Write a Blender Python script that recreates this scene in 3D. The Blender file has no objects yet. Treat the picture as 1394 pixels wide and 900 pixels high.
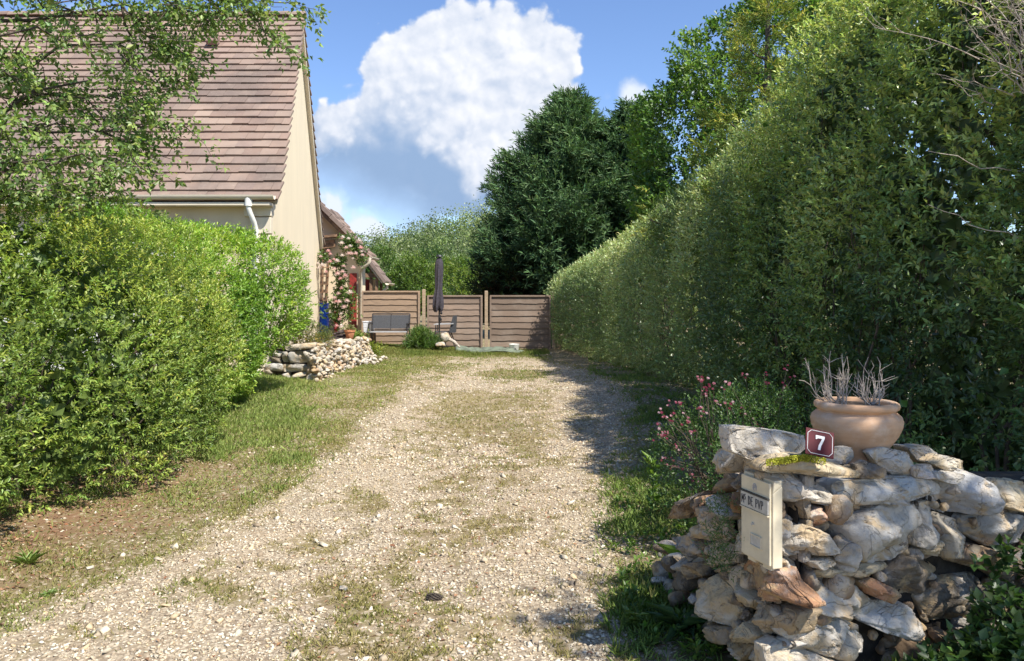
import bpy, bmesh, math, random
import numpy as np
from mathutils import Vector, Matrix

random.seed(7)
SC = bpy.context.scene
COL = SC.collection
R = math.radians

# ------------------------------------------------------------------ camera
FPX, CX, HY, EYE = 1040.0, 697.0, 409.0, 1.6
cam_d = bpy.data.cameras.new('camera')
cam = bpy.data.objects.new('camera', cam_d); COL.objects.link(cam)
cam.location = (0, 0, EYE); cam.rotation_euler = (R(90), 0, 0)
cam_d.sensor_width = 36; cam_d.lens = 36*FPX/1394
cam_d.shift_y = -(450-HY)/1394
cam_d.clip_start = 0.05; cam_d.clip_end = 3000
SC.camera = cam

# ------------------------------------------------------------------ light
SUN = Vector((0.42, -0.42, 0.81)).normalized()
SKY_STRENGTH, SUN_STRENGTH, EXPOSURE = 0.132, 4.5, 0.90
sl = bpy.data.lights.new('sun', 'SUN'); sl.energy = SUN_STRENGTH; sl.angle = R(0.53)
sl.color = (1.0, 0.955, 0.87)
so = bpy.data.objects.new('sun', sl); COL.objects.link(so)
so.rotation_euler = SUN.to_track_quat('Z', 'Y').to_euler(); so.location = (8, -2, 14)
SC.view_settings.view_transform = 'Standard'; SC.view_settings.look = 'None'
SC.view_settings.gamma = 1; SC.view_settings.exposure = EXPOSURE
SC.view_settings.use_curve_mapping = False
SC.cycles.max_bounces = 6; SC.cycles.diffuse_bounces = 3; SC.cycles.transmission_bounces = 4
SC.cycles.transparent_max_bounces = 6; SC.cycles.glossy_bounces = 2


class NT:
    """small helper to write node graphs"""
    def __init__(s, tree): s.t = tree; s.l = tree.links
    def new(s, typ, **kw):
        n = s.t.nodes.new(typ)
        for k, v in kw.items(): setattr(n, k, v)
        return n
    def put(s, sock, v):
        if hasattr(v, 'is_output') or isinstance(v, bpy.types.NodeSocket): s.l.new(v, sock)
        else: sock.default_value = v
    def m(s, op, a, b=None, c=None, clamp=False):
        n = s.new('ShaderNodeMath', operation=op, use_clamp=clamp)
        for i, v in enumerate((a, b, c)):
            if v is not None: s.put(n.inputs[i], v)
        return n.outputs[0]
    def ramp(s, fac, lo, hi, a=0.0, b=1.0, smooth=True):
        n = s.new('ShaderNodeMapRange', interpolation_type='SMOOTHSTEP' if smooth else 'LINEAR')
        s.put(n.inputs[0], fac)
        n.inputs[1].default_value = lo; n.inputs[2].default_value = hi
        n.inputs[3].default_value = a; n.inputs[4].default_value = b
        return n.outputs[0]
    def noise(s, vec, scale, detail=4, rough=0.55, dist=0.0):
        n = s.new('ShaderNodeTexNoise'); s.put(n.inputs['Vector'], vec)
        n.inputs['Scale'].default_value = scale; n.inputs['Detail'].default_value = detail
        n.inputs['Roughness'].default_value = rough; n.inputs['Distortion'].default_value = dist
        return n.outputs['Fac']
    def voro(s, vec, scale, feature='F1', out='Distance', rnd=1.0):
        n = s.new('ShaderNodeTexVoronoi', feature=feature); s.put(n.inputs['Vector'], vec)
        n.inputs['Scale'].default_value = scale; n.inputs['Randomness'].default_value = rnd
        return n.outputs[out]
    def mix(s, fac, a, b, blend='MIX'):
        n = s.new('ShaderNodeMix', data_type='RGBA', blend_type=blend)
        s.put(n.inputs[0], fac)
        for sock, v in ((n.inputs[6], a), (n.inputs[7], b)):
            if isinstance(v, tuple) and len(v) == 3: v = (*v, 1)
            s.put(sock, v)
        return n.outputs[2]
    def bump(s, h, strength=0.5, dist=0.01):
        n = s.new('ShaderNodeBump'); s.put(n.inputs['Height'], h)
        n.inputs['Strength'].default_value = strength; n.inputs['Distance'].default_value = dist
        return n.outputs[0]


# ------------------------------------------------------------------ sky with cumulus clouds
world = bpy.data.worlds.new('World'); SC.world = world; world.use_nodes = True
wt = world.node_tree; wt.nodes.clear(); w = NT(wt)
sky = w.new('ShaderNodeTexSky', sky_type='NISHITA'); sky.sun_disc = False
sky.sun_elevation = math.asin(SUN.z); sky.sun_rotation = math.atan2(SUN.x, SUN.y)
sky.air_density = 1.0; sky.dust_density = 0.15; sky.ozone_density = 2.5
tc = w.new('ShaderNodeTexCoord')
sep = w.new('ShaderNodeSeparateXYZ'); w.l.new(tc.outputs['Generated'], sep.inputs[0])
yy = w.m('MAXIMUM', sep.outputs[1], 0.02)
U = w.m('MULTIPLY_ADD', w.m('DIVIDE', sep.outputs[0], yy), 1.04, 0.697)
V = w.m('MULTIPLY_ADD', w.m('DIVIDE', sep.outputs[2], yy), -1.04, 0.409)
BL = [(.500, .185, .062), (.455, .175, .040), (.525, .120, .052), (.565, .095, .070), (.625, .090, .085), (.690, .085, .088),
      (.722, .075, .066), (.715, .150, .078), (.640, .160, .090), (.560, .170, .080), (.690, .215, .060), (.610, .235, .065), (.530, .235, .070), (.430, .200, .036), (.660, .250, .05), (.470, .245, .06), (.56, .275, .06)]


def comb(u, v, zc=0.0):
    c = w.new('ShaderNodeCombineXYZ'); w.put(c.inputs[0], u); w.put(c.inputs[1], v); c.inputs[2].default_value = zc
    return c.outputs[0]


def blobfield(u, v, bl, nz):
    """nz pushes the outline of the smooth union of lobes in and out"""
    best = None
    for (a, b, r) in bl:
        du = w.m('SUBTRACT', u, a); dv = w.m('SUBTRACT', v, b)
        d = w.m('SQRT', w.m('ADD', w.m('MULTIPLY', du, du), w.m('MULTIPLY', dv, dv)))
        f = w.m('MULTIPLY_ADD', d, -1.0/r, 1.0)
        f = w.m('MULTIPLY', f, r/0.07)
        if best is None: best = f
        else:
            n = w.new('ShaderNodeMath', operation='SMOOTH_MAX'); w.put(n.inputs[0], best); w.put(n.inputs[1], f); n.inputs[2].default_value = 0.12
            best = n.outputs[0]
    return w.m('ADD', best, nz)


def relief(u, v):
    p = comb(u, v)
    dn = w.new('ShaderNodeTexNoise'); w.put(dn.inputs['Vector'], p); dn.inputs['Scale'].default_value = 22
    dn.inputs['Detail'].default_value = 3
    va = w.new('ShaderNodeVectorMath', operation='MULTIPLY_ADD'); w.l.new(dn.outputs['Color'], va.inputs[0])
    va.inputs[1].default_value = (.028, .028, 0); w.l.new(p, va.inputs[2])
    q = va.outputs[0]
    b1 = w.voro(q, 22, 'SMOOTH_F1'); b2 = w.voro(q, 52, 'SMOOTH_F1'); b3 = w.voro(q, 120, 'SMOOTH_F1')
    s_ = w.m('MULTIPLY_ADD', b1, -1.0, 0.62)
    s_ = w.m('ADD', s_, w.m('MULTIPLY_ADD', b2, -0.45, 0.2))
    s_ = w.m('ADD', s_, w.m('MULTIPLY_ADD', b3, -0.20, 0.09))
    f = w.noise(p, 9, 7, 0.6)
    return w.m('ADD', s_, w.m('MULTIPLY_ADD', f, 1.6, -0.8))


r0 = relief(U, V)
U1 = w.m('ADD', U, 0.007); V1 = w.m('ADD', V, -0.009)
r1 = relief(U1, V1)
f0 = blobfield(U, V, BL, w.m('MULTIPLY', r0, 0.56))
mask = w.ramp(f0, 0.10, 0.27)
lit = w.m('MULTIPLY', w.m('SUBTRACT', r0, r1), 1.6)
# the lower left part of the big cloud lies in its own shade and fades into the blue
tt_ = w.m('SUBTRACT', w.m('SUBTRACT', V, 0.150), w.m('MULTIPLY', w.m('MAXIMUM', w.m('SUBTRACT', U, 0.600), 0.0), 1.15))
low = w.ramp(w.m('ADD', tt_, w.m('MULTIPLY', r0, -0.05)), -0.045, 0.050, 1.0, 0.0)
inner = blobfield(U, V, [(.603, .180, .034), (.632, .205, .034), (.66, .235, .034), (.455, .165, .036), (.435, .190, .030), (.475, .150, .03)], w.m('MULTIPLY', r0, 0.55))
low = w.m('MAXIMUM', low, w.ramp(inner, 0.0, 0.55, 0.0, 0.92))
bright = w.m('ADD', w.m('MULTIPLY', low, 0.80), w.m('MULTIPLY', lit, w.m('MULTIPLY_ADD', low, 0.42, 0.05)), clamp=True)
ccol = w.mix(bright, (0.175, 0.255, 0.39), (0.53, 0.54, 0.57))
fade = w.ramp(w.m('ADD', w.m('ADD', V, w.m('MULTIPLY', U, -0.45)), w.m('MULTIPLY', r0, 0.02)), 0.00, 0.09, 1.0, 0.35)
mask = w.m('MULTIPLY', mask, w.m('MAXIMUM', fade, w.m('MULTIPLY', low, 0.98)))
small = blobfield(U, V, [(.455, .290, .034), (.485, .305, .030), (.43, .28, .03), (.510, .315, .018), (.86, .130, .030), (.885, .145, .03),
                         (.95, .12, .03), (.25, .06, .05), (.1, .1, .09), (1.2, .08, .09), (1.5, .02, .12), (-.2, .1, .12)], w.m('MULTIPLY', r0, 0.55))
smask = w.ramp(small, 0.02, 0.40, 0.0, 0.92)
veil = w.m('MULTIPLY', w.ramp(w.noise(comb(U, w.m('MULTIPLY', V, 2.2)), 4.5, 6, 0.6), 0.50, 0.85, 0, 0.45), w.ramp(V, 0.10, 0.30))
fwd = w.ramp(sep.outputs[1], 0.15, 0.35)
bg1 = w.new('ShaderNodeBackground'); w.l.new(w.mix(1.0, sky.outputs[0], (0.66, 0.71, 0.83), 'MULTIPLY'), bg1.inputs[0]); bg1.inputs[1].default_value = SKY_STRENGTH
bg2 = w.new('ShaderNodeBackground'); w.l.new(w.mix(smask, w.mix(mask, (0.30, 0.37, 0.48), ccol), (0.50, 0.53, 0.58)), bg2.inputs[0])
bg2.inputs[1].default_value = 1.0
allm = w.m('MULTIPLY', w.m('MAXIMUM', w.m('MAXIMUM', mask, smask), veil), fwd)
mxs = w.new('ShaderNodeMixShader'); w.put(mxs.inputs[0], allm); w.l.new(bg1.outputs[0], mxs.inputs[1]); w.l.new(bg2.outputs[0], mxs.inputs[2])
wo = w.new('ShaderNodeOutputWorld'); w.l.new(mxs.outputs[0], wo.inputs[0])
try:
    world.cycles.sampling_method = 'MANUAL'; world.cycles.sample_map_resolution = 512
except Exception:
    pass


# ------------------------------------------------------------------ materials
def mat(name):
    m_ = bpy.data.materials.new(name); m_.use_nodes = True
    t = m_.node_tree; t.nodes.clear(); n = NT(t)
    out = n.new('ShaderNodeOutputMaterial'); b = n.new('ShaderNodeBsdfPrincipled'); n.l.new(b.outputs[0], out.inputs[0])
    return m_, n, b, out


def simple(name, col, rough=0.6, metal=0.0, var=0.12, scale=6.0, bump=0.0, bscale=60.0, spec=0.5):
    m_, n, b, out = mat(name)
    tcn = n.new('ShaderNodeTexCoord').outputs['Object']
    f = n.noise(tcn, scale, 5, 0.6)
    c0 = tuple(c*(1-var*1.6) for c in col); c1 = tuple(min(1, c*(1+var*1.2)) for c in col)
    n.put(b.inputs['Base Color'], n.mix(n.ramp(f, 0.3, 0.7), c0, c1))
    b.inputs['Roughness'].default_value = rough; b.inputs['Metallic'].default_value = metal
    b.inputs['Specular IOR Level'].default_value = spec
    if bump: n.put(b.inputs['Normal'], n.bump(n.noise(tcn, bscale, 5, 0.6), bump, 0.01))
    return m_


def leaf_mat(name, trans=0.38, rough=0.42, tint=(1.25, 1.32, 0.70), spec=0.45):
    m_, n, b, out = mat(name)
    a = n.new('ShaderNodeAttribute', attribute_name='Col')
    n.put(b.inputs['Base Color'], a.outputs['Color']); b.inputs['Roughness'].default_value = rough
    b.inputs['Specular IOR Level'].default_value = spec
    tr = n.new('ShaderNodeBsdfTranslucent')
    n.put(tr.inputs[0], n.mix(1.0, a.outputs['Color'], tint, 'MULTIPLY'))
    mx = n.new('ShaderNodeMixShader'); mx.inputs[0].default_value = trans
    n.l.new(b.outputs[0], mx.inputs[1]); n.l.new(tr.outputs[0], mx.inputs[2]); n.l.new(mx.outputs[0], out.inputs[0])
    return m_


def attr_mat(name, rough=0.85, spec=0.3):
    m_, n, b, out = mat(name)
    a = n.new('ShaderNodeAttribute', attribute_name='Col')
    tcn = n.new('ShaderNodeTexCoord').outputs['Object']
    n.put(b.inputs['Base Color'], n.mix(n.ramp(n.noise(tcn, 40, 4, 0.6), 0.35, 0.75, 0, 0.35), a.outputs['Color'], (0.9, 0.82, 0.7), 'MULTIPLY'))
    b.inputs['Roughness'].default_value = rough; b.inputs['Specular IOR Level'].default_value = spec
    return m_


M = {}
M['leaf'] = leaf_mat('leaf')
M['leaf_gloss'] = leaf_mat('leaf_gloss', 0.25, 0.36, spec=0.5)
M['needle'] = leaf_mat('needle', 0.18, 0.6, spec=0.2)
M['grass'] = leaf_mat('grass_blade', 0.35, 0.55, tint=(1.15, 1.2, 0.7), spec=0.3)
M['petal'] = leaf_mat('petal', 0.35, 0.6, tint=(1.05, 0.95, 0.95), spec=0.2)
M['gravel'] = attr_mat('gravel_stone')
M['litter'] = attr_mat('litter', 0.9, 0.15)
M['bark'] = simple('bark', (0.085, 0.066, 0.050), 0.95, 0, 0.35, 14, 0.9, 45)
M['twig'] = simple('twig', (0.13, 0.095, 0.07), 0.95, 0, 0.3, 14, 0.5, 60)
M['dead_twig'] = simple('dead_twig', (0.42, 0.36, 0.30), 0.95, 0, 0.25, 25, 0.5, 90)
M['white_paint'] = simple('white_paint', (0.74, 0.72, 0.66), 0.45, 0, 0.06, 9, 0.05, 30)
M['plastic_blue'] = simple('plastic_blue', (0.02, 0.13, 0.74), 0.4, 0, 0.10, 6, 0.05, 20)
M['terracotta_small'] = simple('terracotta_small', (0.50, 0.21, 0.10), 0.85, 0, 0.18, 18, 0.2, 80)
M['red_paint'] = simple('red_paint', (0.26, 0.030, 0.025), 0.5, 0, 0.2, 12, 0.1, 30)
M['dark_metal'] = simple('dark_metal', (0.035, 0.033, 0.035), 0.45, 0.3, 0.2, 12, 0.05, 30)
M['mesh_fabric'] = simple('mesh_fabric', (0.050, 0.052, 0.058), 0.8, 0, 0.15, 40, 0.4, 400)
M['parasol_cloth'] = simple('parasol_cloth', (0.045, 0.038, 0.048), 0.85, 0, 0.25, 22, 0.3, 90)
M['grey_plastic'] = simple('grey_plastic', (0.42, 0.42, 0.43), 0.55, 0, 0.10, 8)
M['tub_plastic'] = simple('tub_plastic', (0.60, 0.62, 0.66), 0.5, 0, 0.08, 8)
M['slate'] = simple('slate', (0.085, 0.065, 0.062), 0.85, 0, 0.3, 22, 0.5, 60)
M['soil'] = simple('soil', (0.11, 0.075, 0.05), 0.98, 0, 0.3, 20, 0.8, 60)
M['membrane'] = simple('membrane', (0.13, 0.155, 0.11), 0.9, 0, 0.25, 7, 0.5, 30)
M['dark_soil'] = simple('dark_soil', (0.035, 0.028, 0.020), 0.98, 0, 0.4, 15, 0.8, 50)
M['timber'] = simple('timber', (0.22, 0.13, 0.075), 0.85, 0, 0.3, 9, 0.3, 50)
M['lattice_wood'] = simple('lattice_wood', (0.26, 0.15, 0.085), 0.85, 0, 0.25, 9, 0.3, 50)


def render_mat(name, col, streak=0.10):
    """coloured wall render with streaks and fine grain"""
    m_, n, b, out = mat(name)
    tcn = n.new('ShaderNodeTexCoord').outputs['Object']
    mp = n.new('ShaderNodeMapping'); n.l.new(tcn, mp.inputs[0]); mp.inputs['Scale'].default_value = (0.9, 0.9, 0.4)
    f = n.noise(mp.outputs[0], 1.6, 6, 0.62); g = n.noise(tcn, 0.7, 5, 0.6)
    c = n.mix(n.ramp(f, 0.35, 0.75, 0, 1), col, tuple(x*(1-streak*1.6) for x in col))
    c = n.mix(n.ramp(g, 0.45, 0.8, 0, 0.5), c, tuple(x*(1-streak*2) for x in col))
    n.put(b.inputs['Base Color'], c); b.inputs['Roughness'].default_value = 0.93
    n.put(b.inputs['Normal'], n.bump(n.noise(tcn, 160, 4, 0.6), 0.35, 0.004))
    return m_


M['render_yellow'] = render_mat('render_yellow', (0.83, 0.70, 0.49), 0.05)
M['render_pale'] = render_mat('render_pale', (0.72, 0.59, 0.41), 0.07)
M['cream_trim'] = render_mat('cream_trim', (0.70, 0.61, 0.47), 0.10)


def tile_mat():
    m_, n, b, out = mat('roof_tile')
    a = n.new('ShaderNodeAttribute', attribute_name='Col').outputs['Color']
    tcn = n.new('ShaderNodeTexCoord').outputs['Object']
    f = n.noise(tcn, 0.55, 6, 0.65); g = n.noise(tcn, 9, 5, 0.7); h = n.noise(tcn, 40, 3, 0.6)
    c = n.mix(n.ramp(f, 0.40, 0.66, 0, 0.72), a, (0.12, 0.092, 0.078))
    c = n.mix(n.ramp(g, 0.50, 0.80, 0, 0.55), c, (0.27, 0.215, 0.175))
    c = n.mix(n.ramp(h, 0.66, 0.74, 0, 0.7), c, (0.42, 0.40, 0.34))
    n.put(b.inputs['Base Color'], c); b.inputs['Roughness'].default_value = 0.9
    n.put(b.inputs['Normal'], n.bump(n.noise(tcn, 60, 5, 0.6), 0.4, 0.008))
    return m_


M['tile'] = tile_mat()


def rock_mat(name='limestone', sc=1.0):
    m_, n, b, out = mat(name)
    a = n.new('ShaderNodeAttribute', attribute_name='Col').outputs['Color']
    oi = n.new('ShaderNodeObjectInfo')
    tcn = n.new('ShaderNodeTexCoord').outputs['Object']
    va = n.new('ShaderNodeVectorMath', operation='MULTIPLY_ADD')
    cb = n.new('ShaderNodeCombineXYZ'); n.l.new(oi.outputs['Random'], cb.inputs[0]); n.l.new(oi.outputs['Random'], cb.inputs[2])
    n.l.new(cb.outputs[0], va.inputs[0]); va.inputs[1].default_value = (13, 7, 9); n.l.new(tcn, va.inputs[2])
    p = va.outputs[0]
    f = n.noise(p, 9*sc, 6, 0.62, 0.4); g = n.noise(p, 24*sc, 6, 0.7, 0.6); h = n.noise(p, 85*sc, 5, 0.7); k = n.noise(p, 5*sc, 4, 0.6)
    c = n.mix(n.ramp(f, 0.47, 0.62, 0, 0.80), a, (0.52, 0.37, 0.20))          # ochre stain
    c = n.mix(n.ramp(g, 0.54, 0.66, 0, 0.60), c, (0.20, 0.19, 0.175))          # grey lichen
    c = n.mix(n.ramp(k, 0.50, 0.66, 0, 0.45), c, (0.66, 0.64, 0.60))
    c = n.mix(n.ramp(h, 0.60, 0.72, 0, 0.55), c, (0.11, 0.095, 0.08))          # dark pits
    q = n.noise(p, 3.2*sc, 3, 0.5, 2.2)                                       # a few wandering cracks
    cr = n.m('ABSOLUTE', n.m('SUBTRACT', q, 0.5))
    c = n.mix(n.ramp(cr, 0.0, 0.006, 0.55, 0), c, (0.12, 0.09, 0.065))
    n.put(b.inputs['Base Color'], c); b.inputs['Roughness'].default_value = 0.82; b.inputs['Specular IOR Level'].default_value = 0.35
    hh = n.m('ADD', n.m('MULTIPLY', g, 0.6), n.m('MULTIPLY', h, 0.35))
    hh = n.m('ADD', hh, n.ramp(cr, 0, 0.012, 0, 0.20))
    n.put(b.inputs['Normal'], n.bump(hh, 1.0, 0.020/sc))
    return m_


M['rock'] = rock_mat()
M['rock_far'] = rock_mat('limestone_far', 0.6)


def wood_mat():
    m_, n, b, out = mat('fence_wood')
    a = n.new('ShaderNodeAttribute', attribute_name='Col').outputs['Color']
    tcn = n.new('ShaderNodeTexCoord').outputs['Object']
    mp = n.new('ShaderNodeMapping'); n.l.new(tcn, mp.inputs[0]); mp.inputs['Scale'].default_value = (1.2, 6, 14)
    f = n.noise(mp.outputs[0], 3.5, 6, 0.65, 0.5); g = n.noise(tcn, 1.7, 4, 0.6)
    c = n.mix(n.ramp(f, 0.35, 0.7, 0, 0.55), a, (0.13, 0.092, 0.068))
    c = n.mix(n.ramp(g, 0.45, 0.75, 0, 0.4), c, (0.33, 0.27, 0.22))
    n.put(b.inputs['Base Color'], c); b.inputs['Roughness'].default_value = 0.88
    n.put(b.inputs['Normal'], n.bump(f, 0.4, 0.01))
    return m_


M['fence'] = wood_mat()


def ground_mat():
    m_, n, b, out = mat('ground_surface')
    a = n.new('ShaderNodeAttribute', attribute_name='Col').outputs['Color']
    sp = n.new('ShaderNodeSeparateColor'); n.l.new(a, sp.inputs[0])
    tcn = n.new('ShaderNodeTexCoord').outputs['Object']
    # pebbly gravel
    vc = n.new('ShaderNodeTexVoronoi'); n.put(vc.inputs['Vector'], tcn); vc.inputs['Scale'].default_value = 42
    vs = n.new('ShaderNodeSeparateColor'); n.l.new(vc.outputs['Color'], vs.inputs[0])
    gcol = n.mix(vs.outputs[0], (0.29, 0.23, 0.155), (0.55, 0.465, 0.345))
    gcol = n.mix(n.ramp(vc.outputs['Distance'], 0.35, 0.7, 0, 0.7), gcol, (0.17, 0.125, 0.085))
    gcol = n.mix(n.ramp(n.noise(tcn, 1.3, 5, 0.6), 0.40, 0.65, 0, 0.45), gcol, (0.36, 0.27, 0.18))
    gr = n.mix(sp.outputs[1], (0.27, 0.21, 0.095), (0.085, 0.115, 0.030))
    gr = n.mix(n.ramp(n.noise(tcn, 26, 5, 0.7), 0.38, 0.66, 0, 0.75), gr, (0.15, 0.11, 0.065))
    gr = n.mix(n.ramp(n.noise(tcn, 3.3, 6, 0.7), 0.42, 0.62, 0, 0.6), gr, (0.25, 0.185, 0.115))
    gr = n.mix(n.ramp(vs.outputs[1], 0.80, 0.84, 0, 0.8), gr, (0.44, 0.37, 0.27))
    c = n.mix(sp.outputs[0], gr, gcol)
    c = n.mix(n.m('MULTIPLY', sp.outputs[2], n.ramp(n.noise(tcn, 14, 5, 0.7), 0.3, 0.6)), c, (0.19, 0.105, 0.062))
    n.put(b.inputs['Base Color'], c); b.inputs['Roughness'].default_value = 0.95; b.inputs['Specular IOR Level'].default_value = 0.2
    h = n.m('ADD', n.m('MULTIPLY', vc.outputs['Distance'], -0.7), n.noise(tcn, 60, 5, 0.7))
    n.put(b.inputs['Normal'], n.bump(h, 0.8, 0.012))
    return m_


M['ground'] = ground_mat()
M['hill'] = simple('hill_soil', (0.07, 0.10, 0.03), 0.95, 0, 0.3, 0.2)


def pot_mat():
    m_, n, b, out = mat('pale_terracotta')
    tcn = n.new('ShaderNodeTexCoord').outputs['Object']
    mp = n.new('ShaderNodeMapping'); n.l.new(tcn, mp.inputs[0]); mp.inputs['Scale'].default_value = (1, 1, 6)
    f = n.noise(mp.outputs[0], 5, 6, 0.6); g = n.noise(tcn, 9, 6, 0.65); h = n.noise(tcn, 140, 4, 0.6)
    c = n.mix(n.ramp(f, 0.35, 0.7), (0.56, 0.335, 0.19), (0.63, 0.41, 0.255))
    c = n.mix(n.ramp(g, 0.48, 0.72, 0, 0.6), c, (0.68, 0.56, 0.44))
    c = n.mix(n.ramp(n.noise(tcn, 3.0, 6, 0.7), 0.52, 0.66, 0, 0.45), c, (0.36, 0.25, 0.17))
    c = n.mix(n.ramp(h, 0.62, 0.75, 0, 0.4), c, (0.38, 0.25, 0.17))
    n.put(b.inputs['Base Color'], c); b.inputs['Roughness'].default_value = 0.72; b.inputs['Specular IOR Level'].default_value = 0.3
    n.put(b.inputs['Normal'], n.bump(n.m('ADD', n.m('MULTIPLY', h, 0.4), f), 0.25, 0.004))
    return m_


M['pot'] = pot_mat()
M['mail'] = simple('mailbox_paint', (0.68, 0.59, 0.42), 0.5, 0, 0.07, 12, 0.08, 60, 0.4)
M['mail_dark'] = simple('mailbox_dark', (0.05, 0.045, 0.04), 0.7)
M['mail_label'] = simple('mailbox_label', (0.50, 0.48, 0.43), 0.4, 0, 0.10, 30)
M['ink'] = simple('ink', (0.03, 0.03, 0.035), 0.8)
M['plate'] = simple('enamel_burgundy', (0.075, 0.005, 0.009), 0.55, 0, 0.12, 20, 0.05, 30, 0.25)
M['enamel_white'] = simple('enamel_white', (0.72, 0.70, 0.66), 0.35, 0, 0.08, 30)
M['moss'] = leaf_mat('moss', 0.1, 0.9, spec=0.1)


# ------------------------------------------------------------------ mesh helpers
def link(name, me, parent=None, m_=None, smooth=False):
    o = bpy.data.objects.new(name, me); COL.objects.link(o)
    if parent is not None: o.parent = parent
    if m_ is not None:
        for x in (m_ if isinstance(m_, (list, tuple)) else [m_]): me.materials.append(x)
    if smooth: me.polygons.foreach_set('use_smooth', np.ones(len(me.polygons), bool))
    me.update()
    return o


def tag(o, label=None, cat=None, group=None, kind=None):
    if label: o['label'] = label
    if cat: o['category'] = cat
    if group: o['group'] = group
    if kind: o['kind'] = kind
    return o


def empty(name, loc=(0, 0, 0), label=None, cat=None, group=None, rot=(0, 0, 0)):
    o = bpy.data.objects.new(name, None); COL.objects.link(o); o.location = loc; o.rotation_euler = rot
    o.empty_display_size = 0.2
    return tag(o, label, cat, group)


def np_mesh(name, Vv, loops, starts, totals, col=None):
    me = bpy.data.meshes.new(name)
    me.vertices.add(len(Vv)); me.vertices.foreach_set('co', np.ascontiguousarray(Vv, np.float32).ravel())
    me.loops.add(len(loops)); me.loops.foreach_set('vertex_index', np.ascontiguousarray(loops, np.int32))
    me.polygons.add(len(starts)); me.polygons.foreach_set('loop_start', np.ascontiguousarray(starts, np.int32))
    me.polygons.foreach_set('loop_total', np.ascontiguousarray(totals, np.int32))
    me.update(calc_edges=True)
    if col is not None:
        at = me.color_attributes.new('Col', 'FLOAT_COLOR', 'POINT')
        c4 = np.ones((len(Vv), 4), np.float32); c4[:, :3] = col
        at.data.foreach_set('color', c4.ravel())
    return me


def nrm(a): return a/np.maximum(np.linalg.norm(a, axis=-1, keepdims=True), 1e-9)


def _hash(ix, iy, iz, seed):
    h = (ix.astype(np.int64)*374761393 + iy.astype(np.int64)*668265263 + iz.astype(np.int64)*1274126177 + seed*974634777) & 0xffffffff
    h = ((h ^ (h >> 13))*1274126177) & 0xffffffff
    h = (h ^ (h >> 16)) & 0xffffffff
    return h/4294967295.0


def vnoise(P, scale=1.0, seed=0):
    p = np.asarray(P, float)*scale; i = np.floor(p).astype(np.int64); f = p-i; f = f*f*(3-2*f)
    x, y, z = i[:, 0], i[:, 1], i[:, 2]; fx, fy, fz = f[:, 0], f[:, 1], f[:, 2]
    def L(a, b, t): return a+(b-a)*t
    c = [[[_hash(x+a, y+b, z+d, seed) for d in (0, 1)] for b in (0, 1)] for a in (0, 1)]
    return L(L(L(c[0][0][0], c[1][0][0], fx), L(c[0][1][0], c[1][1][0], fx), fy),
             L(L(c[0][0][1], c[1][0][1], fx), L(c[0][1][1], c[1][1][1], fx), fy), fz)


def fbm(P, scale=1.0, octv=4, seed=0, gain=0.5):
    s = 0; a = 1; t = 0
    for k in range(octv):
        s = s+a*vnoise(P, scale*2**k, seed+k*17); t += a; a *= gain
    return s/t


def sstep(a, b, x):
    t = np.clip((np.asarray(x, float)-a)/(b-a), 0, 1); return t*t*(3-2*t)


def H(x, y):
    """height of the ground"""
    x = np.asarray(x, float); y = np.asarray(y, float)
    base = (0.25-0.11*sstep(-2.6, -0.6, x))*sstep(7.5, 13.0, y)
    return base


def Hb(x, y):
    x = np.atleast_1d(np.asarray(x, float)); y = np.atleast_1d(np.asarray(y, float))
    P = np.stack([x, y, 0*x], 1)
    near = 1-sstep(30, 45, y)
    b = (fbm(P, 1.1, 3, 5)-0.5)*0.09*near+(fbm(P, 6, 2, 9)-0.5)*0.018*near
    bank = 0.10*sstep(0.7, 1.8, x)*sstep(2.5, 4.0, y)*near + 0.08*sstep(-2.6, -4.2, x)*near
    return H(x, y)+b+bank


def W(px, py, Y): return Vector(((px-CX)/FPX*Y, Y, EYE-(py-HY)/FPX*Y))


def G(px, py):
    Y = EYE*FPX/max(py-HY, 1)
    for _ in range(12):
        Y = (EYE-float(H(0, Y)))*FPX/max(py-HY, 1)*0.5+Y*0.5
    x = (px-CX)/FPX*Y
    return x, Y


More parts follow.
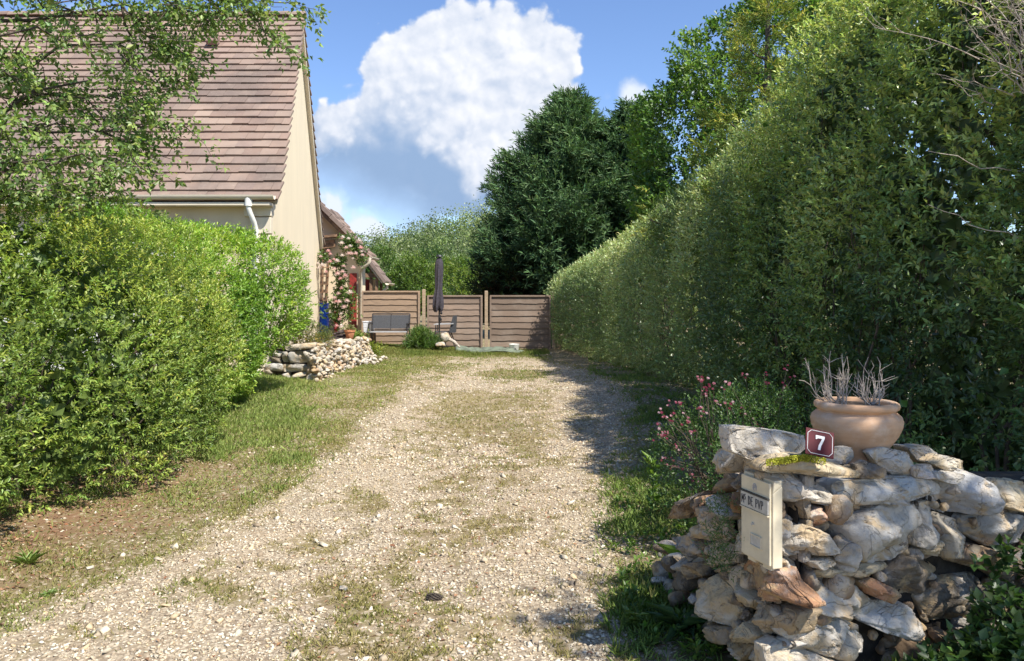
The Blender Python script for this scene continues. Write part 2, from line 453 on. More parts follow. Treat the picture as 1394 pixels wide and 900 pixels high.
class MB:
    def __init__(s): s.v = []; s.f = []; s.c = []
    def _col(s, n, c): s.c += [c if c is not None else (1, 1, 1)]*n
    def box(s, c, size, rot=None, col=None, taper=1.0):
        i = len(s.v); hx, hy, hz = [k/2 for k in size]
        rm = rot if rot is not None else Matrix.Identity(3)
        for z in (-1, 1):
            t = taper if z > 0 else 1
            for x, y in ((-1, -1), (1, -1), (1, 1), (-1, 1)):
                s.v.append(tuple(Vector(c)+rm@Vector((x*hx*t, y*hy*t, z*hz))))
        for q in ((0, 3, 2, 1), (4, 5, 6, 7), (0, 1, 5, 4), (1, 2, 6, 5), (2, 3, 7, 6), (3, 0, 4, 7)): s.f.append(tuple(i+k for k in q))
        s._col(8, col); return s
    def hexa(s, pts, col=None):
        """8 points: bottom ring of four, top ring of four"""
        i = len(s.v); s.v += [tuple(p) for p in pts]
        for q in ((0, 3, 2, 1), (4, 5, 6, 7), (0, 1, 5, 4), (1, 2, 6, 5), (2, 3, 7, 6), (3, 0, 4, 7)): s.f.append(tuple(i+k for k in q))
        s._col(8, col); return s
    def beam(s, a, b, wd, hd, col=None, up=(0, 0, 1)):
        a = Vector(a); b = Vector(b); d = b-a; L = d.length; d.normalize()
        u = Vector(up); x = d.cross(u)
        if x.length < 1e-3: x = d.cross(Vector((0, 1, 0)))
        x.normalize(); u = x.cross(d)
        rm = Matrix((x, d, u)).transposed()
        return s.box((a+b)/2, (wd, L, hd), rm, col)
    def tube(s, pts, rad, n=8, col=None, cap=True):
        pts = [Vector(p) for p in pts]; i0 = len(s.v)
        if not hasattr(rad, '__len__'): rad = [rad]*len(pts)
        prev = None
        for k, p in enumerate(pts):
            d = (pts[min(k+1, len(pts)-1)]-pts[max(k-1, 0)]); d = d.normalized() if d.length > 1e-9 else Vector((0, 0, 1))
            if prev is None:
                a = d.cross(Vector((0, 0, 1)))
                if a.length < 0.1: a = d.cross(Vector((1, 0, 0)))
            else: a = prev-d*prev.dot(d)
            a.normalize(); prev = a; b = d.cross(a)
            for j in range(n):
                t = 2*math.pi*j/n; s.v.append(tuple(p+(a*math.cos(t)+b*math.sin(t))*rad[k]))
        for k in range(len(pts)-1):
            for j in range(n):
                a0 = i0+k*n+j; a1 = i0+k*n+(j+1) % n
                s.f.append((a0, a1, a1+n, a0+n))
        if cap:
            s.f.append(tuple(i0+j for j in range(n))[::-1]); s.f.append(tuple(i0+(len(pts)-1)*n+j for j in range(n)))
        s._col(len(pts)*n, col); return s
    def lathe(s, prof, c=(0, 0, 0), n=32, col=None, lump=0.0):
        i0 = len(s.v)
        for k, (r, z) in enumerate(prof):
            for j in range(n):
                t = 2*math.pi*j/n; rr = r*(1+lump*math.sin(3*t+z*9)*0.5+lump*math.sin(7*t+k)*0.3)
                s.v.append((c[0]+rr*math.cos(t), c[1]+rr*math.sin(t), c[2]+z))
        for k in range(len(prof)-1):
            for j in range(n):
                a0 = i0+k*n+j; a1 = i0+k*n+(j+1) % n
                s.f.append((a0, a1, a1+n, a0+n))
        s.f.append(tuple(i0+j for j in range(n))[::-1]); s.f.append(tuple(i0+(len(prof)-1)*n+j for j in range(n)))
        s._col(len(prof)*n, col); return s
    def prism(s, poly, f0, f1, col=None):
        """poly mapped by f0 and f1 (front and back)"""
        i = len(s.v); n = len(poly)
        s.v += [tuple(f0(p)) for p in poly]+[tuple(f1(p)) for p in poly]
        s.f.append(tuple(range(i, i+n))); s.f.append(tuple(range(i+2*n-1, i+n-1, -1)))
        for k in range(n): s.f.append((i+k, i+n+k, i+n+(k+1) % n, i+(k+1) % n))
        s._col(2*n, col); return s
    def build(s, name, m_, parent=None, smooth=False, bevel=0.0):
        me = bpy.data.meshes.new(name); me.from_pydata(s.v, [], s.f)
        at = me.color_attributes.new('Col', 'FLOAT_COLOR', 'POINT')
        c4 = np.ones((len(s.v), 4), np.float32); c4[:, :3] = np.array(s.c, np.float32).reshape(-1, 3)
        at.data.foreach_set('color', c4.ravel())
        bm = bmesh.new(); bm.from_mesh(me); bmesh.ops.recalc_face_normals(bm, faces=bm.faces)
        bm.to_mesh(me); bm.free()
        o = link(name, me, parent, m_, smooth)
        if smooth:
            md = o.modifiers.new('edge', 'EDGE_SPLIT'); md.split_angle = R(42)
        if bevel:
            md = o.modifiers.new('bevel', 'BEVEL'); md.width = bevel; md.segments = 2; md.limit_method = 'ANGLE'; md.angle_limit = R(40)
        return o


# ------------------------------------------------------------------ leaves
def leaf_arrays(P, D, N, L, Wd, col, fold=0.22, droop=0.12):
    n = len(P); L = np.broadcast_to(L, (n,))[:, None]; Wd = np.broadcast_to(Wd, (n,))[:, None]
    D = nrm(D); N = nrm(N-D*np.sum(N*D, 1, keepdims=True)); S = np.cross(D, N)
    mid = P+D*L*0.45
    Vv = np.stack([P, mid+S*Wd*0.5+N*Wd*fold, P+D*L-N*L*droop, mid-S*Wd*0.5+N*Wd*fold], 1).reshape(-1, 3)
    C = np.repeat(col, 4, axis=0)
    return Vv, C


def leaf_obj(name, arrs, m_, parent=None):
    Vv = np.concatenate([a[0] for a in arrs]); C = np.concatenate([a[1] for a in arrs]); n = len(Vv)//4
    b = np.arange(n)*4
    loops = np.stack([b, b+2, b+1, b, b+3, b+2], 1).ravel()
    starts = np.arange(2*n)*3
    me = np_mesh(name, Vv, loops, starts, np.full(2*n, 3), C)
    return link(name, me, parent, m_, False)


def sprigs(P, D, rng, n, slen, L, Wd, pal, spread=0.9, toned=None, jit=0.35, up=0.4, hue=0.18, tipgain=0.25):
    """a sprig at each point: n leaves round a short stem"""
    N0 = len(P); D = nrm(D)
    ref = np.where(np.abs(D[:, 2:3]) > 0.9, np.array([[1., 0, 0]]), np.array([[0, 0, 1.]]))
    A = nrm(np.cross(D, ref)); B = np.cross(D, A)
    k = np.arange(n)[None, :]; t = (k+0.6)/n + rng.normal(0, 0.06, (N0, n))
    phi = k*2.4+rng.uniform(0, 6.28, (N0, 1))
    rad = A[:, None]*np.cos(phi)[..., None]+B[:, None]*np.sin(phi)[..., None]
    sl_ = slen*rng.uniform(0.6, 1.3, (N0, 1))
    pos = P[:, None]+D[:, None]*(t*sl_)[..., None]
    ld = D[:, None]*(0.3+0.7*t)[..., None]+rad*spread*(1.1-0.6*t)[..., None]+rng.normal(0, jit*0.6, (N0, n, 3))
    nn = D[:, None]*0.8+np.array([0, 0, up])+rng.normal(0, jit, (N0, n, 3))
    pos = pos.reshape(-1, 3); ld = nrm(ld.reshape(-1, 3)); nn = nn.reshape(-1, 3)
    s = rng.uniform(0.65, 1.2, N0*n)
    tone = toned if toned is not None else rng.uniform(0, 1, N0)
    pal = np.array(pal, float); q = np.clip(tone, 0, 0.999)*(len(pal)-1); i = q.astype(int); f = (q-i)[:, None]
    c = pal[i]*(1-f)+pal[np.minimum(i+1, len(pal)-1)]*f
    c = np.repeat(c, n, axis=0)*rng.uniform(1-hue*1.4, 1+hue*1.4, (N0*n, 1))*(1+rng.normal(0, hue*0.4, (N0*n, 3)))
    c = c*(1+tipgain*(t.reshape(-1, 1)-0.5))
    return leaf_arrays(pos, ld, nn, L*s, Wd*s, np.clip(c, 0.004, 0.95))


CAMP = np.array([0, 0, EYE])


def blob_points(blobs, n, rng, p=2.5, rough=0.16, nscale=1.2, depth=0.25, back=0.35, zmin=0.02, seed=0, inside=0.9, fine=0.0):
    """points spread over (and a little inside) the lumpy union of rounded masses: (cx,cy,cz,rx,ry,rz)"""
    area = np.array([(b[3]*b[4]+b[3]*b[5]+b[4]*b[5]) for b in blobs]); area = area/area.sum()
    Ps, Ns = [], []
    for b, a in zip(blobs, area):
        m_ = int(n*a*1.9)+8; d = nrm(rng.normal(0, 1, (m_, 3))); c = np.array(b[:3]); r = np.array(b[3:6])
        s = (np.abs(d)**p).sum(1)**(-1/p)
        q = d*s[:, None]
        nn = nrm(np.sign(q)*np.abs(q)**(p-1)/r)
        wp = c+q*r
        lump = 1+rough*2*(fbm(wp, nscale, 3, seed+3)-0.5)
        if fine: lump = lump+fine*2*(fbm(wp, nscale*4.5, 2, seed+8)-0.5)
        dep = depth*rng.uniform(0, 1, m_)**1.8/np.mean(r)
        P = c+q*r*(lump-dep)[:, None]
        keep = P[:, 2] > zmin
        for b2 in blobs:
            if b2 is b: continue
            e = (np.abs((P-np.array(b2[:3]))/np.array(b2[3:6]))**p).sum(1)**(1/p)
            keep &= ~(e < inside)
        toc = nrm(CAMP-P); face = (toc*nn).sum(1)
        keep &= (face > -0.25) | (rng.uniform(0, 1, m_) < back)
        Ps.append(P[keep]); Ns.append(nn[keep])
    P = np.concatenate(Ps); Nn = np.concatenate(Ns)
    if len(P) > n:
        i = rng.permutation(len(P))[:n]; P = P[i]; Nn = Nn[i]
    return P, Nn


def foliage(blobs, n, rng, nleaf, slen, L, Wd, pal, upb=0.5, tone_scale=0.8, seed=0, tone_z=0.0, toffs=0.0, tgain=1.1, rnd=0.7, **kw):
    sp = {k: kw.pop(k) for k in list(kw) if k in ('spread', 'jit', 'hue', 'tipgain', 'up')}
    P, Nn = blob_points(blobs, n, rng, seed=seed, **kw)
    D = Nn+np.array([0, 0, upb])+rng.normal(0, rnd*0.5, P.shape)
    tone = np.clip((fbm(P, tone_scale, 3, seed+40)-0.5)*2.2*tgain+0.5+toffs+rng.normal(0, 0.16, len(P))+tone_z*(P[:, 2]-1.5), 0, 1)
    return sprigs(P, D, rng, nleaf, slen, L, Wd, pal, toned=tone, **sp)


def limb(mb, a, b, r0, r1, rng, seg=6, wob=0.08, sag=0.0, n=7):
    a = np.array(a, float); b = np.array(b, float); L = np.linalg.norm(b-a)
    pts = []
    off = rng.normal(0, wob*L, (seg+1, 3)); off[0] = 0; off[-1] = 0
    for k in range(seg+1):
        t = k/seg; pts.append(a+(b-a)*t+off[k]*math.sin(math.pi*t)+np.array([0, 0, -sag*math.sin(math.pi*t)]))
    mb.tube(pts, [r0+(r1-r0)*(k/seg)**0.8 for k in range(seg+1)], n)
    return pts


#PART2
# ================================================================== GROUND
def shade(c, k): return tuple(q*k for q in c)


LEFT_E = ([483, 500, 520, 560, 600, 640, 690, 740, 800, 860, 1000], [640, 570, 535, 508, 470, 425, 350, 262, 130, 30, -300])
RIGHT_E = ([483, 495, 510, 530, 560, 600, 640, 700, 760, 850, 900, 1100], [700, 760, 800, 838, 866, 862, 846, 836, 835, 850, 860, 900])
PATCH = [(650, 566, 70, 26, 1.0), (700, 545, 70, 14, .8), (715, 602, 32, 24, .9), (640, 545, 35, 14, .9), (700, 511, 45, 8, .9), (600, 500, 70, 9, .6),
         (500, 684, 26, 17, 1.0), (505, 700, 16, 12, .8), (430, 752, 48, 15, .8), (375, 772, 30, 12, .8), (590, 738, 55, 18, .8), (640, 720, 28, 14, .7), (300, 812, 55, 22, .85), (255, 820, 30, 18, .5),
         (490, 830, 60, 24, .75), (540, 790, 45, 22, .75), (420, 885, 50, 22, .7), (470, 865, 40, 20, .7), (680, 655, 60, 12, .35), (150, 870, 30, 10, .5),
         (700, 640, 40, 10, .4), (545, 655, 50, 10, .3), (610, 620, 50, 10, .35), (770, 860, 40, 25, .3), (560, 520, 50, 10, .6), (540, 545, 22, 14, .5)]


def pxof(x, y, z): return CX+FPX*x/np.maximum(y, 0.3), HY-FPX*(z-EYE)/np.maximum(y, 0.3)


def gmap(x, y):
    """gravel share, green share, litter share at ground points"""
    x = np.asarray(x, float); y = np.asarray(y, float)
    px, py = pxof(x, y, H(x, y))
    P = np.stack([x, y, 0*x], 1)
    n1 = fbm(P, 2.2, 4, 21)-0.5; n2 = fbm(P, 9, 3, 31)-0.5
    wob = n1*110+n2*60
    le = np.interp(py, *LEFT_E); re = np.interp(py, *RIGHT_E)
    sc = np.clip((py-440)/160, 0.35, 1.6)
    inside = sstep(-34, 34, (px-le)/sc+wob)*sstep(-24, 24, (re-px)/sc+wob*0.7)
    inside = inside*sstep(480, 492, py+wob*0.06)
    g = np.zeros_like(px)
    for (a, b, c, d, s) in PATCH:
        e = ((px-a)/c)**2+((py-b)/d)**2
        g = np.maximum(g, s*np.exp(-e*0.8))
    pn = np.clip(g*2.1+n1*2.4+n2*2.4-0.36, 0, 1)
    mid = np.exp(-((px-(le*.42+re*.58))/(sc*88))**2)*sstep(480, 560, py)      # grassier strip between the wheel tracks
    pn = np.maximum(pn, np.clip(mid*.95+n1*2.4+n2*2.8-.36, 0, .92))
    grav = inside*(1-0.92*pn)
    outer_y = (y < 2.6)
    grav = np.where(outer_y & (np.abs(x) < 4), 0.8, grav)
    left = (px < le+20)
    green = np.where(left, 0.22+0.5*sstep(0.50, 0.8, fbm(P, 0.8, 3, 77)+0.20*(px < 420)*(py < 640)), 0.10)
    green = np.where(px > re-20, 0.85, green)
    green = np.where((py < 486), 0.62, green)
    # the strip beside the left shrub: red brown leaf litter
    lit = np.where(px < le+10, sstep(560, 680, py)*sstep(25, -150, (px-le)/sc+wob*0.8), 0)*0.9
    lit = np.maximum(lit, np.where(px > re, 0.28, 0))
    lit = np.maximum(lit, .22*mid*(px > le))
    green = np.where((px > le+20) & (px < re-20), .16+.30*mid, green)
    return np.clip(grav, 0, 1), np.clip(green, 0, 1), np.clip(lit, 0, 1)*(1-.35*grav)


def axis(lo, hi, fine_lo, fine_hi, fs, grow=1.22):
    a = list(np.arange(fine_lo, fine_hi+1e-6, fs)); s = fs
    while a[-1] < hi: s *= grow; a.append(a[-1]+s)
    s = fs
    while a[0] > lo: s *= grow; a.insert(0, a[0]-s)
    return np.array(a)


gx = axis(-900, 900, -6, 5, 0.055); gy = axis(-60, 1500, 2.2, 16, 0.055)
XX, YY = np.meshgrid(gx, gy); xs = XX.ravel(); ys = YY.ravel()
zs = Hb(xs, ys)
gr_, gg_, gl_ = gmap(xs, ys)
nx, ny = len(gx), len(gy)
ii = (np.arange(ny-1)[:, None]*nx+np.arange(nx-1)[None, :]).ravel()
loops = np.stack([ii, ii+1, ii+nx+1, ii+nx], 1).ravel(); nf = len(ii)
me = np_mesh('ground', np.stack([xs, ys, zs], 1), loops, np.arange(nf)*4, np.full(nf, 4), np.stack([gr_, gg_, gl_], 1))
ground = tag(link('ground', me, None, M['ground'], True), kind='structure')


def hillz(x, y):
    P = np.stack([x, y, 0*x], 1)
    h = (7.6+7.0*sstep(-42, 4, x)+2.0*np.sin(x*0.05+1.0))*sstep(62, 165, y)
    return h+0.25+(fbm(P, 0.03, 3, 4)-0.5)*4*sstep(70, 120, y)-0.3


hx = np.linspace(-260, 260, 90); hy = np.linspace(60, 330, 50)
HX, HYY = np.meshgrid(hx, hy); a_ = HX.ravel(); b_ = HYY.ravel()
ii = (np.arange(49)[:, None]*90+np.arange(89)[None, :]).ravel()
me = np_mesh('hill', np.stack([a_, b_, hillz(a_, b_)], 1), np.stack([ii, ii+1, ii+91, ii+90], 1).ravel(), np.arange(len(ii))*4, np.full(len(ii), 4))
tag(link('hill', me, None, M['hill'], True), kind='structure')

# ------------------------------------------------------------------ gravel stones
rng = np.random.default_rng(11)


def scatter_stones(name, n, ylo, yhi, smin, smax, seed, xr=(-4.5, 2.6), pw=1.0):
    rng = np.random.default_rng(seed)
    y = ylo+(yhi-ylo)*rng.uniform(0, 1, n)**pw; x = rng.uniform(xr[0], xr[1], n)
    x = np.where(np.abs(x/y) < 0.75, x, rng.uniform(-0.72, 0.5, n)*y)
    g, gn, li = gmap(x, y)
    keep = rng.uniform(0, 1, n) < np.clip(g*1.1-0.05, 0, 1)+0.06
    x = x[keep]; y = y[keep]; k = len(x); z = Hb(x, y)
    s = smin+(smax-smin)*rng.uniform(0, 1, k)**2.6
    base = np.array([[1, 0, 0], [0, 1, 0], [-1, 0, 0], [0, -1, 0], [.15, .1, .62], [-.2, -.25, -.7], [.3, -.5, .5], [-.4, .45, .48]], float)
    Fc = [(0, 1, 4), (1, 7, 4), (1, 2, 7), (2, 4, 7), (2, 3, 4), (3, 6, 4), (3, 0, 6), (0, 4, 6), (1, 0, 5), (2, 1, 5), (3, 2, 5), (0, 3, 5)]
    v = base[None]+rng.normal(0, 0.17, (k, 8, 3))
    v = v*np.stack([s*rng.uniform(.8, 1.4, k), s*rng.uniform(.6, 1, k), s*rng.uniform(.45, .9, k)], 1)[:, None]
    th = rng.uniform(0, 6.28, k); tl = rng.normal(0, .35, k)
    c, s_ = np.cos(tl)[:, None], np.sin(tl)[:, None]
    vx, vz = v[:, :, 0]*c-v[:, :, 2]*s_, v[:, :, 0]*s_+v[:, :, 2]*c; vy = v[:, :, 1]
    c, s_ = np.cos(th)[:, None], np.sin(th)[:, None]
    vx, vy = vx*c-vy*s_, vx*s_+vy*c
    v = np.stack([vx+x[:, None], vy+y[:, None], vz+(z+s*0.18)[:, None]], 2).reshape(-1, 3)
    F = np.array(Fc)[None]+(np.arange(k)*8)[:, None, None]
    pal = 1.12*np.array([(.50, .43, .32), (.41, .335, .235), (.60, .54, .43), (.31, .24, .165), (.50, .385, .24), (.24, .19, .14)])
    ci = pal[rng.choice(6, k, p=[.30, .24, .16, .12, .12, .06])]*rng.uniform(.78, 1.12, (k, 1))
    me = np_mesh(name, v, F.ravel(), np.arange(k*12)*3, np.full(k*12, 3), np.clip(np.repeat(ci, 8, 0), 0, .9))
    return tag(link(name, me, None, M['gravel'], False), kind='stuff')


scatter_stones('gravel', 88000, 3.0, 7.5, 0.0040, 0.0145, 3, pw=1.0)
scatter_stones('gravel', 40000, 7.4, 18, 0.009, 0.023, 4, pw=1.35)
scatter_stones('gravel', 900, 3.2, 10, 0.02, 0.038, 5)


# ------------------------------------------------------------------ grass
def grass_obj(name, x, y, h, wd, pal, seed, lean=0.5, z=None, label=None):
    rng = np.random.default_rng(seed); n = len(x)
    z = Hb(x, y) if z is None else z
    P = np.stack([x, y, z-0.004], 1)
    D = np.stack([rng.normal(0, lean, n), rng.normal(0, lean, n), np.ones(n)], 1)
    N = rng.normal(0, 1, (n, 3))
    hh = h*rng.uniform(0.35, 1.25, n)
    pal = np.array(pal); t = np.clip(fbm(P, 1.6, 3, seed+9)*1.5-0.25+rng.normal(0, .2, n), 0, .999)*(len(pal)-1); i = t.astype(int); f = (t-i)[:, None]
    c = (pal[i]*(1-f)+pal[np.minimum(i+1, len(pal)-1)]*f)*rng.uniform(.75, 1.2, (n, 1))
    a = leaf_arrays(P, D, N, hh, wd*rng.uniform(.7, 1.3, n), np.clip(c, .01, .9), fold=0.1, droop=0.25)
    return tag(leaf_obj(name, [a], M['grass']), kind='stuff')


DRY = [(.36, .30, .12), (.40, .33, .15), (.30, .28, .085), (.24, .26, .065)]
GREEN = [(0.4, 0.4, 0.14), (0.3, 0.37, 0.1), (0.24, 0.33, 0.08), (0.38, 0.42, 0.14)]
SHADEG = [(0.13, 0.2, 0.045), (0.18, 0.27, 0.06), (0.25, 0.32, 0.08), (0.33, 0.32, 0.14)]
# low dry tufts in the middle of the drive
n = 230000; rng = np.random.default_rng(21)
y = 3.1+15.5*rng.uniform(0, 1, n)**1.15; x = rng.uniform(-.58, .24, n)*y
g, gn, li = gmap(x, y); px, py = pxof(x, y, H(x, y)); le = np.interp(py, *LEFT_E); re = np.interp(py, *RIGHT_E)
cl = fbm(np.stack([x, y, 0*x], 1), 14, 2, 71)
drv = (px > le-30) & (px < re+10)
k = drv & (rng.uniform(0, 1, n) < (1-g)*sstep(.30, .56, cl)*1.3)
grass_obj('grass', x[k], y[k], 0.022+0.012*cl[k]*2, 0.0035+0.0004*y[k], DRY, 22, 0.9)
# left verge
n = 260000; y = 3.2+15*rng.uniform(0, 1, n)**1.0; x = rng.uniform(-.75, -.1, n)*y
px, py = pxof(x, y, H(x, y)); le = np.interp(py, *LEFT_E); g, gn, li = gmap(x, y)
tall = sstep(.42, .60, fbm(np.stack([x, y, 0*x], 1), 1.3, 3, 55))
near = sstep(480, 370, px)*sstep(700, 570, py+(fbm(np.stack([x, y, 0*x], 1), 3.0, 3, 56)-.5)*120)
k = (px < le+15) & (py < 900) & (px > -40) & (rng.uniform(0, 1, n) < np.clip((1-g)*(1.0-.72*li)*(.22+.8*tall+near*.8), 0, 1))
tl = (tall*.35+near)[k]
kk = tl+rng.normal(0, .22, len(tl)) > 0.72
xk, yk = x[k], y[k]
grass_obj('grass', xk[kk], yk[kk], 0.075, 0.0035+0.0004*yk[kk], GREEN, 23, 0.85)
grass_obj('grass', xk[~kk], yk[~kk], 0.035, 0.0045+0.0004*yk[~kk], DRY[1:]+GREEN[:2], 24, 0.8)
# far lawn in front of the fence and round the rear wall
n = 90000; y = rng.uniform(13.5, 22.4, n); x = rng.uniform(-4.3, 1.0, n)
px, py = pxof(x, y, H(x, y)); g, gn, li = gmap(x, y)
k = (rng.uniform(0, 1, n) < np.clip(1.05-g, 0, 1)*(.35+.65*(py < 486)))
grass_obj('grass', x[k], y[k], 0.04+0.04*(py[k] < 484), 0.012, [(.26, .24, .08), (.22, .25, .06), (.15, .22, .045)], 25, 0.6)
# right verge in the shade
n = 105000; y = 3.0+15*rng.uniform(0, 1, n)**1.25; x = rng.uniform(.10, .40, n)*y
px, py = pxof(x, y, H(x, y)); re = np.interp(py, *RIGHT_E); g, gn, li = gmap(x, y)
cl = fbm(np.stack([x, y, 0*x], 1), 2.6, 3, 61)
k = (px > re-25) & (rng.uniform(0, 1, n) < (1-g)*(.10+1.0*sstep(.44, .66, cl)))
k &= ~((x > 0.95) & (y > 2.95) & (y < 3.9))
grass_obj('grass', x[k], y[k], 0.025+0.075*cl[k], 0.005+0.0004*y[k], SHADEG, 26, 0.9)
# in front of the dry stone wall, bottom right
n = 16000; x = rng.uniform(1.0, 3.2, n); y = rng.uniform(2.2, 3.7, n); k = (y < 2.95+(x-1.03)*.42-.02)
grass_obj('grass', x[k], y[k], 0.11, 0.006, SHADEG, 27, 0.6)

# leaf litter and crumbs of twig beside the left shrub
n = 15000; y = rng.uniform(3.2, 9.5, n); x = rng.uniform(-.72, .3, n)*y
g, gn, li = gmap(x, y); px, py = pxof(x, y, H(x, y)); re = np.interp(py, *RIGHT_E)
k = rng.uniform(0, 1, n) < np.where(px < re, li+0.04, 0.10)
x, y = x[k], y[k]; n = len(x)
P = np.stack([x, y, Hb(x, y)+.004], 1)
D = np.stack([rng.normal(0, 1, n), rng.normal(0, 1, n), rng.normal(0, .2, n)], 1); N = np.stack([rng.normal(0, .35, n), rng.normal(0, .35, n), np.ones(n)], 1)
pal = np.array([(.24, .11, .06), (.30, .17, .10), (.16, .09, .055), (.36, .24, .15)])
a = leaf_arrays(P, D, N, rng.uniform(.018, .045, n), rng.uniform(.010, .020, n), pal[rng.integers(0, 4, n)]*rng.uniform(.7, 1.2, (n, 1)))
tag(leaf_obj('leaf_litter', [a], M['litter']), kind='stuff')

# ================================================================== HOUSE
house = empty('house', (-8, 17, 0.25), 'cream rendered house with a steep brown tiled roof and a bright gable end', 'house')


def hp(o):
    o.parent = house; o.matrix_parent_inverse = Matrix.Translation(-Vector(house.location)); return o


NE = Vector((-4.06, 12.9, 3.38)); FE = Vector((-5.64, 22.4, 3.36)); RG = Vector((-4.94, 17.7, 8.18))
XL = -20.0
# gable wall (thick), front wall, rear wall
def gb(k):
    return [NE.x+0*k, NE.y]
inner = Vector((-0.3, 0, 0))
poly = [(NE.x, NE.y, -.3), (FE.x, FE.y, -.3), (FE.x, FE.y, FE.z-.10), (RG.x, RG.y, RG.z-.14), (NE.x, NE.y, NE.z-.10)]
mb = MB(); mb.prism(poly, lambda p: Vector(p), lambda p: Vector(p)+inner); hp(mb.build('gable_wall', M['render_yellow']))
mb = MB(); mb.hexa([(XL, NE.y, -.3), (NE.x-.302, NE.y, -.3), (NE.x-.302, NE.y+.3, -.3), (XL, NE.y+.3, -.3),
                    (XL, NE.y, 3.18), (NE.x-.302, NE.y, 3.18), (NE.x-.302, NE.y+.3, 3.18), (XL, NE.y+.3, 3.18)])
hp(mb.build('front_wall', M['render_pale']))
mb = MB(); mb.box(((XL+FE.x)/2-.16, FE.y-.15, 1.5), (FE.x-XL-.32, .3, 3.5)); mb.box((XL+.15, (NE.y+FE.y)/2, 1.5), (.3, 9, 3.5)); hp(mb.build('rear_wall', M['render_pale']))
# a long lintel and shutter box in the front wall, and the stone pier at the corner
mb = MB(); mb.box((-7.2, NE.y-.025, 2.72), (4.3, .05, .22)); hp(mb.build('lintel', M['cream_trim'], bevel=.008))
mb = MB(); mb.box((-7.2, NE.y-.012, 1.5), (4.0, .03, 2.2))
for k in range(14): mb.box((-7.2, NE.y-.032, .5+k*.155), (3.96, .015, .14))
hp(mb.build('garage_door', M['white_paint']))
rs = random.Random(5)
pier = MB(); z = -.1; kk = 0
while z < 3.1:
    hgt = .24+rs.random()*.06; wd = .46 if kk % 2 else .34
    pier.box((NE.x-wd/2+.012, NE.y-.02, z+hgt/2), (wd, .10, hgt-.018), None, None)
    z += hgt; kk += 1
hp(pier.build('corner_stones', M['cream_trim'], bevel=.012))

# roof: courses of flat tiles, each a slightly tilted slab
TPAL = [(0.245, 0.165, 0.125), (0.27, 0.19, 0.145), (0.22, 0.15, 0.115), (0.29, 0.21, 0.16), (0.24, 0.17, 0.135), (0.26, 0.18, 0.135)]


def tiled_slope(eR, rR, xl, rows, tw, seed, over=0.16, up_n=1, th=0.038, xs_over=0.14):
    rr = random.Random(seed); mb = MB()
    e = Vector(eR); r = Vector(rR)
    sl = Vector((0, r.y-e.y, r.z-e.z)); ln = sl.length; u = sl.normalized()
    nrmv = Vector((1, 0, 0)).cross(u); nrmv = nrmv if nrmv.z > 0 else -nrmv
    step = (ln+over)/rows
    for k in range(rows):
        s0 = -over+k*step; s1 = s0+step*1.12
        t = max(0, s0)/ln; xr = e.x+(r.x-e.x)*t+xs_over
        x = xr; first = True
        while x > xl:
            wdt = tw*(.5 if (first and k % 2) else 1)*(1+rr.uniform(-.02, .02)); first = False
            x0 = x-wdt+.004; x1 = x
            lo = .040+rr.uniform(-.006, .008); hi = .004+rr.uniform(-.003, .003); ds = rr.uniform(-.008, .008); tlt = rr.uniform(-.004, .004)
            def pt(xx, s, h): return Vector((xx, e.y, e.z))+u*s+nrmv*h
            mb.hexa([pt(x0, s0+ds, lo-th), pt(x1, s0+ds, lo-th+tlt), pt(x1, s1, hi-th), pt(x0, s1, hi-th),
                     pt(x0, s0+ds, lo), pt(x1, s0+ds, lo+tlt), pt(x1, s1, hi), pt(x0, s1, hi)],
                    shade(rr.choice(TPAL), rr.uniform(.90, 1.10)))
            x -= wdt
    return mb


mb = tiled_slope(NE, RG, XL+.2, 27, .31, 3)
hp(mb.build('roof', M['tile']))
mb = tiled_slope(FE, RG, -9.0, 27, .31, 4)
hp(mb.build('rear_roof', M['tile']))
# sarking under the tiles
mb = MB()
for e in (NE, FE):
    a = Vector((XL+.2, e.y, e.z-.05)); b = Vector((e.x+.05, e.y, e.z-.05)); c = Vector((RG.x+.05, RG.y, RG.z-.05)); d = Vector((XL+.2, RG.y, RG.z-.05))
    s = Vector((0, 0, -.05)); mb.hexa([a+s, b+s, c+s, d+s, a, b, c, d])
hp(mb.build('roof_deck', M['timber']))
# ridge tiles
mb = MB(); x = RG.x+.16; k = 0
while x > XL+.3:
    pts = []
    for j in range(7):
        t = math.pi*j/6; pts.append((math.cos(t)*.13, math.sin(t)*.11))
    mb.prism(pts, lambda p, x=x, k=k: Vector((x, RG.y+p[0]*(1.0+.06*(k % 2)), RG.z+.01+p[1])), lambda p, x=x: Vector((x-.40, RG.y+p[0]*.92, RG.z+.0+p[1]*.95)),
             shade(rs.choice(TPAL), rs.uniform(.85, 1.15)))
    x -= .38; k += 1
hp(mb.build('ridge', M['tile']))
# gable edge: cream barge boards under the tiles
for e, nm in ((NE, 'bargeboard'), (FE, 'bargeboard')):
    mb = MB(); w0 = .20 if e is FE else .10
    a = Vector((e.x, e.y, e.z-.06)); b = Vector((RG.x, RG.y, RG.z-.06)); o1 = Vector((.10, 0, 0)); dn = Vector((0, 0, -w0)); q = Vector((.004, 0, 0))
    mb.hexa([a+q+dn, b+q+dn, b+o1+dn, a+o1+dn, a+q, b+q, b+o1, a+o1]); hp(mb.build(nm, M['cream_trim']))
# dislodged vent tile near the ridge
p = RG.lerp(NE, .22); mb = MB(); mb.box((p.x-1.75, p.y-.05, p.z+.12), (.24, .22, .10), Matrix.Rotation(R(42), 3, 'X'), (.22, .13, .11)); hp(mb.build('vent_tile', M['tile']))
